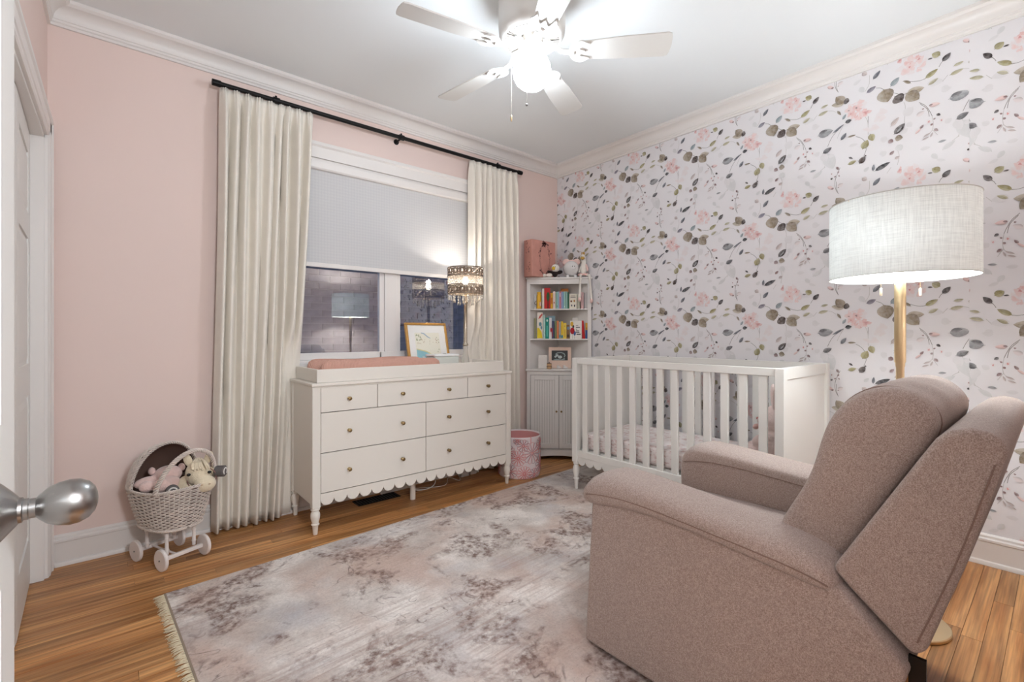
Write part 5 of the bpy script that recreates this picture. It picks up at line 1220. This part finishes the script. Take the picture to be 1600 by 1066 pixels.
# outer back shell (wing) with rounded top
shp = [(-2.812, .56), (-2.842, .53), (-2.962, .425), (-2.985, .44), (-3.05, .66), (-3.108, .895), (-3.104, .918), (-3.085, .932), (-3.055, .938), (-3.025, .928), (-3.0, .905), (-2.975, .86)]
yz(shp, -1.94, -1.145, 'back_shell', bevel=.014, seg=4, smooth=50)
MB().tube(bez([(-1.9425, -2.972, .46), (-1.9425, -3.035, .66), (-1.9425, -3.09, .87)], 8), .0016, 6).build('seam', SEAM_M, rc)
MB().box((-1.93, -2.985, .31), (-1.92, -2.955, .42)).build('back_bracket', BLACKM, rc, smooth=None)

# ================================================================== FLOOR LAMP
FLX, FLY = -.905, -2.758
flp = thing('floor_lamp', 'brass floor lamp with a wide lit white drum shade', 'lamp', (FLX, FLY, 0))
MB().lathe([(.150, .0005), (.152, .004), (.152, .012), (.149, .015), (.03, .017), (.016, .02), (.013, .03)], (FLX, FLY, 0), 48).build('base', GOLD, flp)
MB().lathe([(.0135, .017), (.0135, 1.00), (.0155, 1.003), (.0155, 1.015), (.0185, 1.02), (.0185, 1.34), (.012, 1.345), (.012, 1.40)], (FLX, FLY, 0), 24).build('pole', GOLD, flp)
SR, LZ0, LZ1 = .232, 1.352, 1.648
lsh = MB().lathe([(SR, LZ0), (SR, LZ1)], (FLX, FLY, 0), 72, cap=False).build('shade', shade_mat('linen_shade', (238, 240, 236), .024, 1), flp, smooth=180)
rm = MB()
for z in (LZ0, LZ1): rm.tube([(FLX + SR*math.cos(2*math.pi*k/72), FLY + SR*math.sin(2*math.pi*k/72), z) for k in range(72)], .0022, 6, True)
rm.build('shade_rim', M('shade_tape', (214, 212, 206), .8), lsh)
sp = MB()
for k in range(3):
    a = 2*math.pi*k/3 + .5; sp.tube([(FLX, FLY, LZ1-.03), (FLX + SR*math.cos(a), FLY + SR*math.sin(a), LZ1-.004)], .002, 6)
sp.cyl((FLX, FLY, 1.39), (FLX, FLY, LZ1-.02), .004, None, 8).build('shade_spider', GOLD, flp)
MB().lathe([(.001, 0), (.008, .003), (.008, .01), (.004, .016), (.0006, .02)], (FLX, FLY, LZ1-.02), 12).build('finial', GOLD, flp)
for sg in (-1, 1):
    bx_, by_ = FLX + RT.x*.075*sg, FLY + RT.y*.075*sg
    so = MB().cyl((FLX, FLY, 1.395), (bx_, by_, 1.405), .005, None, 8).cyl((bx_, by_, 1.395), (bx_, by_, 1.435), .014, None, 14).build('socket', GOLD, flp)
    MB().ell((bx_, by_, 1.470), (.028, .028, .04)).build('bulb', emis('bulb_frosted', (240, 248, 255), 8) if 'bulb_frosted' not in MATS else MATS['bulb_frosted'], so, smooth=180)
    point_light('floor_lamp_light', (bx_ + FW.x*.05*sg, by_ + FW.y*.05*sg, 1.485), P_FLOOR/2, .03, NEUT, flp)
for px_ in (1376.5, 1438):
    dz = (Vector((FLX, FLY, 0)) - CAM).dot(FW) - .03; p = CAM + ray(px_, 456)*dz
    c_ = MB().cyl((p.x, p.y, p.z), (p.x, p.y, 1.415), .0008, None, 5).build('pull_chain', GOLD, flp)
    MB().lathe([(.0025, .014), (.0042, .012), (.0042, -.014), (.003, -.016)], p, 10).build('pull_end', M('pull_cream', (226, 206, 180), .5), c_)

# ================================================================== RUG
RA = R(3.0)
rg = thing('rug', 'large distressed grey and brown rug with a cream fringe', 'rug', (-3.10, -.662, 0), RA)
RL, RW, RH = 2.90, 1.97, .0085
def rugmat():
    m = bpy.data.materials.new('distressed_rug'); m.use_nodes = True; nt = m.node_tree; b = nt.nodes['Principled BSDF']; L = nt.links.new; N = nt.nodes.new
    tc = N('ShaderNodeTexCoord')
    def noise(sc, det=4, sx=1, sy=1, dist=0.0, rot=0.0, off=0.0):
        mp = N('ShaderNodeMapping'); mp.inputs['Scale'].default_value = (sx, sy, 1); mp.inputs['Rotation'].default_value = (0, 0, rot); mp.inputs['Location'].default_value = (off, off*.7, off*1.3)
        n = N('ShaderNodeTexNoise'); n.inputs['Scale'].default_value = sc; n.inputs['Detail'].default_value = det; n.inputs['Roughness'].default_value = .62; n.inputs['Distortion'].default_value = dist
        L(tc.outputs['Object'], mp.inputs[0]); L(mp.outputs[0], n.inputs['Vector']); return n.outputs['Fac']
    def ramp(v, p0, p1, c0, c1):
        r = N('ShaderNodeValToRGB'); r.color_ramp.elements[0].position = p0; r.color_ramp.elements[1].position = p1
        r.color_ramp.elements[0].color = c0 if len(c0) == 4 else lin(c0)+(1,); r.color_ramp.elements[1].color = c1 if len(c1) == 4 else lin(c1)+(1,); L(v, r.inputs[0]); return r.outputs[0]
    def mix(a, bcol, fac):
        x = N('ShaderNodeMixRGB')
        if isinstance(fac, float): x.inputs[0].default_value = fac
        else: L(fac, x.inputs[0])
        L(a, x.inputs[1])
        if isinstance(bcol, tuple): x.inputs[2].default_value = lin(bcol)+(1,)
        else: L(bcol, x.inputs[2])
        return x.outputs[0]
    def mul(a, bb):
        x = N('ShaderNodeMath'); x.operation = 'MULTIPLY'; L(a, x.inputs[0])
        if isinstance(bb, float): x.inputs[1].default_value = bb
        else: L(bb, x.inputs[1])
        return x.outputs[0]
    W1, K1 = (1, 1, 1, 1), (0, 0, 0, 1)
    base = ramp(noise(3.2, 5), .36, .64, (190, 179, 171), (234, 226, 219))
    base = mix(base, (192, 164, 150), mul(ramp(noise(1.9, 4, off=3), .46, .62, K1, W1), .75))      # rosy-brown clouds
    base = mix(base, (176, 176, 182), mul(ramp(noise(2.3, 4, off=9), .52, .72, K1, W1), .6))      # cool grey clouds
    brown = mul(ramp(noise(4.2, 6, off=5, dist=.5), .5, .59, K1, W1), ramp(noise(38, 4), .36, .62, K1, W1))
    base = mix(base, (112, 86, 78), mul(brown, .92))
    # ghost of a scrolling border: thin broken contour lines
    cn = noise(6.5, 2, off=14, dist=.9); ab = N('ShaderNodeMath'); ab.operation = 'SUBTRACT'; L(cn, ab.inputs[0]); ab.inputs[1].default_value = .5
    a2 = N('ShaderNodeMath'); a2.operation = 'ABSOLUTE'; L(ab.outputs[0], a2.inputs[0])
    line = mul(ramp(a2.outputs[0], .0, .017, W1, K1), mul(ramp(noise(3.3, 3, off=21), .52, .6, K1, W1), ramp(noise(30, 3, off=2), .34, .56, K1, W1)))
    base = mix(base, (104, 86, 82), mul(line, .85))
    # wiped streaks along the weave
    st = mul(ramp(noise(1, 4, 2.5, 55, off=1), .46, .66, K1, W1), ramp(noise(1.6, 3, off=30), .46, .6, K1, W1))
    base = mix(base, (168, 142, 132), mul(st, .6))
    fine = ramp(noise(95, 3), .32, .62, K1, W1)
    base = mix(mix(base, (150, 136, 130), .28), base, fine)
    sp_ = ramp(noise(150, 2, off=6), .66, .72, K1, W1)
    base = mix(base, (120, 108, 106), mul(sp_, .5))
    L(base, b.inputs['Base Color']); b.inputs['Roughness'].default_value = 1.0; b.inputs['Specular IOR Level'].default_value = .05
    bp_ = N('ShaderNodeBump'); bp_.inputs['Strength'].default_value = .35; bp_.inputs['Distance'].default_value = .003; L(noise(260, 2), bp_.inputs['Height']); L(bp_.outputs[0], b.inputs['Normal'])
    return m
MB().box((0, -RW, .0005), (RL, 0, RH)).build('rug_pile', rugmat(), rg, smooth=None, bevel=.003, local=True)
FRG = M('fringe_cotton', (230, 214, 184), .95, spec=.05)
fr = MB(); rf = random.Random(2)
MB().box((-.006, -RW, .0005), (.004, 0, .007)).build('rug_binding', M('binding_dark', (150, 132, 114), .95), rg, smooth=None, local=True)
for end in (0, 1):
    for k in range(360):
        y = -RW*(k+.5)/360 + rf.uniform(-.002, .002); l = rf.uniform(.028, .042); sk = rf.uniform(-.012, .012)
        x0, dr_ = (-.004, -1) if end == 0 else (RL+.002, 1)
        pts = [(x0, y, .0045), (x0 + dr_*l*.4, y + sk*.4, .0045 + rf.uniform(0, .003)), (x0 + dr_*l, y + sk, .002)]
        fr.tube(pts, [.0017, .0019, .0012], 4)
tag(fr.build('fringe', FRG, rg, local=True, smooth=180), kind='stuff')

# ================================================================== DOLL PRAM
PCX, PCY = -3.052, -.258
ua = math.atan2(-.92, .39)                       # long axis: hood end -> handle end
prm = thing('doll_pram', 'whitewashed wicker doll pram with four white wooden wheels', 'doll pram', (PCX, PCY, 0), ua)
# local: +x towards the handle end, +y to the pram's left
WT, WBASE = .095, .112       # half track, half wheelbase
WR = .052
for sx in (-1, 1):
    MB().box((sx*WBASE-.008, -WT+.006, WR-.009), (sx*WBASE+.008, WT-.006, WR+.009)).build('axle_bar', PRAMW, prm, local=True, smooth=None, bevel=.002)
    for sy in (-1, 1):
        w_ = MB().lathe([(.001, -.008), (WR-.004, -.008), (WR, -.005), (WR, .005), (WR-.004, .008), (.001, .008)], (sx*WBASE, sy*(WT+.003), WR), 32, 'y').build('wheel', PRAMW, prm, local=True)
        MB().lathe([(.004, -.011), (.004, .011)], (sx*WBASE, sy*(WT+.003), WR), 10, 'y').build('wheel_bolt', NICKEL, w_, local=True)
        MB().lathe([(.008, WR+.008), (.0085, WR+.024), (.0105, WR+.03), (.0085, WR+.036), (.0075, WR+.08), (.0105, WR+.088), (.0085, WR+.094), (.008, .19)], (sx*WBASE*.78, sy*.062, 0), 14).build('post', PRAMW, prm, local=True)
MB().tube([(-WBASE, -.03, WR+.002), (WBASE, -.03, WR+.002)], .0055, 10).build('spine_bar', PRAMW, prm, local=True)
# woven basket
ZB0, ZB1 = .186, .37
def prad(f): return .150 + .058*f**.8, .108 + .044*f**.8           # half length / half width at height fraction
def bpt(a, f, dr_=0.0):
    A, B = prad(f); e = .8; ca, sa = math.cos(a), math.sin(a)
    return Vector(((A+dr_)*math.copysign(abs(ca)**e, ca), (B+dr_)*math.copysign(abs(sa)**e, sa), ZB0 + (ZB1-ZB0)*f + .018*(ca*ca)*f))
NSTK = 46
wv_ = MB(); NR = 22; NP = NSTK*3
for i in range(NR):
    f = (i+.5)/NR; ph = math.pi*(i % 2)
    wv_.tube([bpt(2*math.pi*k/NP, f, .0032*math.cos(NSTK/2*2*math.pi*k/NP*1.0 + ph)) for k in range(NP)], .0031, 5, True)
tag(wv_.build('basket_weave', WICK, prm, local=True, smooth=180), kind='stuff')
stk = MB()
for k in range(NSTK):
    a = 2*math.pi*(k+.5)/NSTK; stk.tube([bpt(a, f) for f in (0, .25, .5, .75, 1.0)], .0022, 5)
tag(stk.build('basket_stakes', WICK, prm, local=True), kind='stuff')
rows = [[bpt(2*math.pi*k/48, f, -.007) for k in range(49)] for f in (0.02, .3, .6, .97)]
MB().grid(rows).add([bpt(2*math.pi*k/48, .02, -.006) for k in range(48)], [tuple(range(48))]).build('basket_liner', WICKD, prm, local=True, smooth=180)
def braid(path_fn, n, r, turns, closed=True, strands=3, w=.0032):
    mb = MB()
    for s in range(strands):
        pts = []
        for k in range(n if closed else n+1):
            t = k/n; p, nrm, bi = path_fn(t); an = 2*math.pi*(turns*t + s/strands); pts.append(p + nrm*r*math.cos(an) + bi*r*math.sin(an))
        mb.tube(pts, w, 5, closed)
    return mb
def rimf(f, dz=0.0, ex=0.0):
    def g(t):
        a = 2*math.pi*t; p = bpt(a, f, ex) + UP*dz; q = bpt(a+.02, f, ex) + UP*dz; tg_ = (q-p).normalized(); n_ = tg_.cross(UP).normalized(); return p, n_, UP
    return g
braid(rimf(1.0, .003), 150, .005, 26).build('rim_braid', WICK, prm, local=True, smooth=180)
braid(rimf(0.0, -.002, .004), 150, .004, 26).build('foot_braid', WICK, prm, local=True, smooth=180)
# hood over the far end: quarter shell from the rim up to the hood arch
HX = -.05; HA = .205                                        # arch plane position, arch height above the rim
def arch_pt(t, x=HX, hh=HA, tilt=.16):
    A, B = prad(1.0); b_ = B*(max(0, 1-(abs(x)/A)**2.5))**.4
    an = math.pi*t; z = hh*math.sin(an)
    return Vector((x + tilt*z, b_*math.cos(an)*1.0, ZB1 + .004 + z))
def hood_pt(s, t):
    """s: 0 at the arch, 1 at the far end rim; t across"""
    A, B = prad(1.0); an = math.pi*t
    P0 = arch_pt(t)
    aa = math.pi/2 + (math.pi/2)*0
    # end point on the rim
    ang = math.atan2(P0.y/ B, HX/A); ysign = P0.y/max(1e-6, arch_pt(0).y)
    a_r = math.pi - math.asin(max(-1, min(1, ysign*.97)))*(1) * (math.pi - math.acos(HX/A) - 0)/(math.pi/2) * 1.0
    Q = bpt(a_r, 1.0)
    th = s*math.pi/2
    zq = Q.z + (P0.z - Q.z)*math.cos(th)
    xy = P0.xy + (Q.xy - P0.xy)*math.sin(th)
    return Vector((xy.x, xy.y, zq))
hw_ = MB(); NHR = 17
for i in range(NHR):
    s = (i+.3)/NHR
    hw_.tube([hood_pt(s, k/60) + Vector((-1, 0, .5)).normalized()*.003*math.cos(math.pi*(k/2) + math.pi*(i % 2)) for k in range(61)], .0033, 5)
tag(hw_.build('hood_weave', WICK, prm, local=True, smooth=180), kind='stuff')
hs_ = MB()
for k in range(1, 20): hs_.tube([hood_pt(s/6, k/20) for s in range(7)], .0023, 5)
tag(hs_.build('hood_stakes', WICK, prm, local=True), kind='stuff')
MB().grid([[hood_pt(s/8, k/32)*1.0 + Vector((.008*(1-0), 0, -.006)) for k in range(33)] for s in range(9)]).build('hood_liner', WICKD, prm, local=True, smooth=180)
def archf(x, hh, tilt, bs=1.0):
    def g(t):
        p = arch_pt(t, x, hh, tilt); q = arch_pt(min(1, t+.01), x, hh, tilt); p0 = arch_pt(max(0, t-.01), x, hh, tilt); tg_ = (q-p0).normalized(); n_ = Vector((1, 0, 0)); n_ = (n_ - tg_*n_.dot(tg_)).normalized(); return p, n_, tg_.cross(n_)
    return g
braid(archf(HX, HA, .16), 90, .006, 14, False).build('hood_braid', WICK, prm, local=True, smooth=180)
braid(archf(.125, .19, .42), 90, .0075, 10, False, 4, .0042).build('handle', WICK, prm, local=True, smooth=180)
# ---- toys in the pram (world positions from the pram's frame)
prmM = Matrix.Translation((PCX, PCY, 0)) @ Matrix.Rotation(ua, 4, 'Z'); pr3 = Matrix.Rotation(ua, 3, 'Z')
def pw_(x, y, z): return prmM @ Vector((x, y, z))
pb = thing('plush_bear', 'pink fluffy plush toy lying in the wicker pram under its hood', 'plush toy', pw_(-.05, 0, .25))
MB().ell(pw_(-.05, .0, .335), (.075, .07, .06), pr3).ell(pw_(-.035, .005, .415), (.058, .062, .045), pr3).ell(pw_(-.045, -.075, .395), (.032, .062, .03), pr3 @ Matrix.Rotation(R(-10), 3, 'Z')).ell(pw_(.0, -.105, .387), (.036, .032, .028), pr3).ell(pw_(.045, -.065, .387), (.05, .034, .032), pr3 @ Matrix.Rotation(R(30), 3, 'Z')).ell(pw_(.03, -.02, .38), (.05, .05, .04), pr3).build('body', FURP, pb, remesh=.005, smooth=180)
MB().ell(pw_(-.02, .062, .44), (.02, .015, .02), pr3).build('ear', FURP, pb, smooth=180); MB().ell(pw_(-.07, -.05, .44), (.018, .015, .02), pr3).build('ear', FURP, pb, smooth=180)
HSC = 1.3
hp = thing('crochet_horse', 'cream crocheted horse leaning out of the wicker pram', 'plush toy', pw_(.12, .03, .25))
hq = pw_(.125, .062, .43)
HF = (Vector((CAM.x, CAM.y, 0)) - Vector((hq.x, hq.y, 0))).normalized(); HS = Vector((-HF.y, HF.x, 0))     # forward (to viewer), horse's left->image right
HS = -HS if HS.dot(RT) < 0 else HS
def hl(f, s, z): return hq + (HF*f + HS*s + UP*z)*HSC
hR = Matrix((HF, HS, UP)).transposed()
MB().ell(hl(0, 0, 0), tuple(HSC*q for q in (.05, .043, .05)), hR).ell(hl(.04, .022, -.036), tuple(HSC*q for q in (.036, .037, .031)), hR).ell(hl(-.03, -.03, -.07), tuple(HSC*q for q in (.05, .05, .06)), hR).ell(hl(-.03, -.08, -.115), tuple(HSC*q for q in (.04, .05, .045)), hR).ell(hl(.03, -.045, -.1), tuple(HSC*q for q in (.03, .03, .03)), hR).build('body', FURW, hp, remesh=.004, smooth=180)
for s, rl in ((-.033, -18), (.033, 22)):
    MB().ell(hl(-.005, s, .052), tuple(HSC*q for q in (.010, .014, .026)), hR @ Matrix.Rotation(R(-rl), 3, 'X')).build('ear', FURW, hp, smooth=180)
mn = MB(); r6 = random.Random(5)
for k in range(16):
    s = r6.uniform(-.02, .024); a0 = hl(.0 + r6.uniform(-.02, .01), s*.4, .052); a1 = hl(.034, s, .045); a2 = hl(.048, s*1.3+.006, .022 + r6.uniform(-.004, .006)); mn.tube(bez([a0, a1, a2], 5), .005, 6)
mn.build('mane', FURW, hp, smooth=180)
for s in (-.030, .036): MB().ell(hl(.04, s, .006), tuple(HSC*q for q in (.0045, .0068, .0055)), hR).build('eye', BLACKG, hp)
for s in (.012, .036): MB().ell(hl(.0745, s, -.03), tuple(HSC*q for q in (.003, .0045, .003)), hR).build('nostril', M('yarn_tan', (206, 180, 146), 1.0) if 'yarn_tan' not in MATS else MATS['yarn_tan'], hp)
br_ = MB(); 
br_.tube([hl(.018 + .0*math.cos(a), .012 + .047*math.cos(a), -.02 + .044*math.sin(a) + .0) + HF*.012*math.sin(a) for a in [2*math.pi*k/28 for k in range(28)]], .0022, 5, True)
br_.build('bridle', M('bridle_rose', (150, 104, 100), .9), hp)
for f, s, z, dirs in ((.062, -.078, -.04, (.92, .1, .12)), (.01, .078, -.004, (.45, .85, 0.0))):
    c_ = hl(f, s, z); dv = (HF*dirs[0] + HS*dirs[1] + UP*dirs[2]).normalized()
    hf = MB().tube([c_ - dv*.032, c_ - dv*.025, c_ + dv*.012, c_ + dv*.016], [.02, .028, .028, .024], 18).build('hoof', GREYY, hp)
    o1 = dv.cross(UP).normalized(); o2 = o1.cross(dv)
    MB().tube([c_ + dv*.0165 + (o1*math.sin(a) + o2*math.cos(a))*.0165 for a in [R(-140 + 280*k/16) for k in range(17)]], .0036, 6).build('horseshoe', WHITEY, hf)
    MB().tube(bez([hl(-.02, s*.3, -.08), c_ - dv*.06, c_ - dv*.03], 5), .017, 12).build('foreleg', FURW, hp, smooth=180)

# ================================================================== ADDED FILL LAMP (unseen in the hall, brightens the left of the room)
HLX, HLY, HLZ = -2.75, -3.95, 1.75
hl_ = thing('hall_fill_lamp', 'added white globe fill lamp, unseen in the hall beyond the doorway', 'lamp', (HLX, HLY, ZC))
MB().lathe([(.05, ZC), (.05, ZC-.02), (.01, ZC-.026)], (HLX, HLY, 0), 24).build('ceiling_rose', NICKEL, hl_)
MB().cyl((HLX, HLY, ZC-.02), (HLX, HLY, HLZ+.17), .004, None, 8).build('cord', BLACKM, hl_)
MB().lathe([(.03, HLZ+.19), (.035, HLZ+.15)], (HLX, HLY, 0), 20).build('cap', NICKEL, hl_)
MB().ell((HLX, HLY, HLZ), .16, n=32, m=20).build('globe', emis('hall_fill_glow', (236, 246, 255), P_HALL_FILL), hl_, smooth=180)
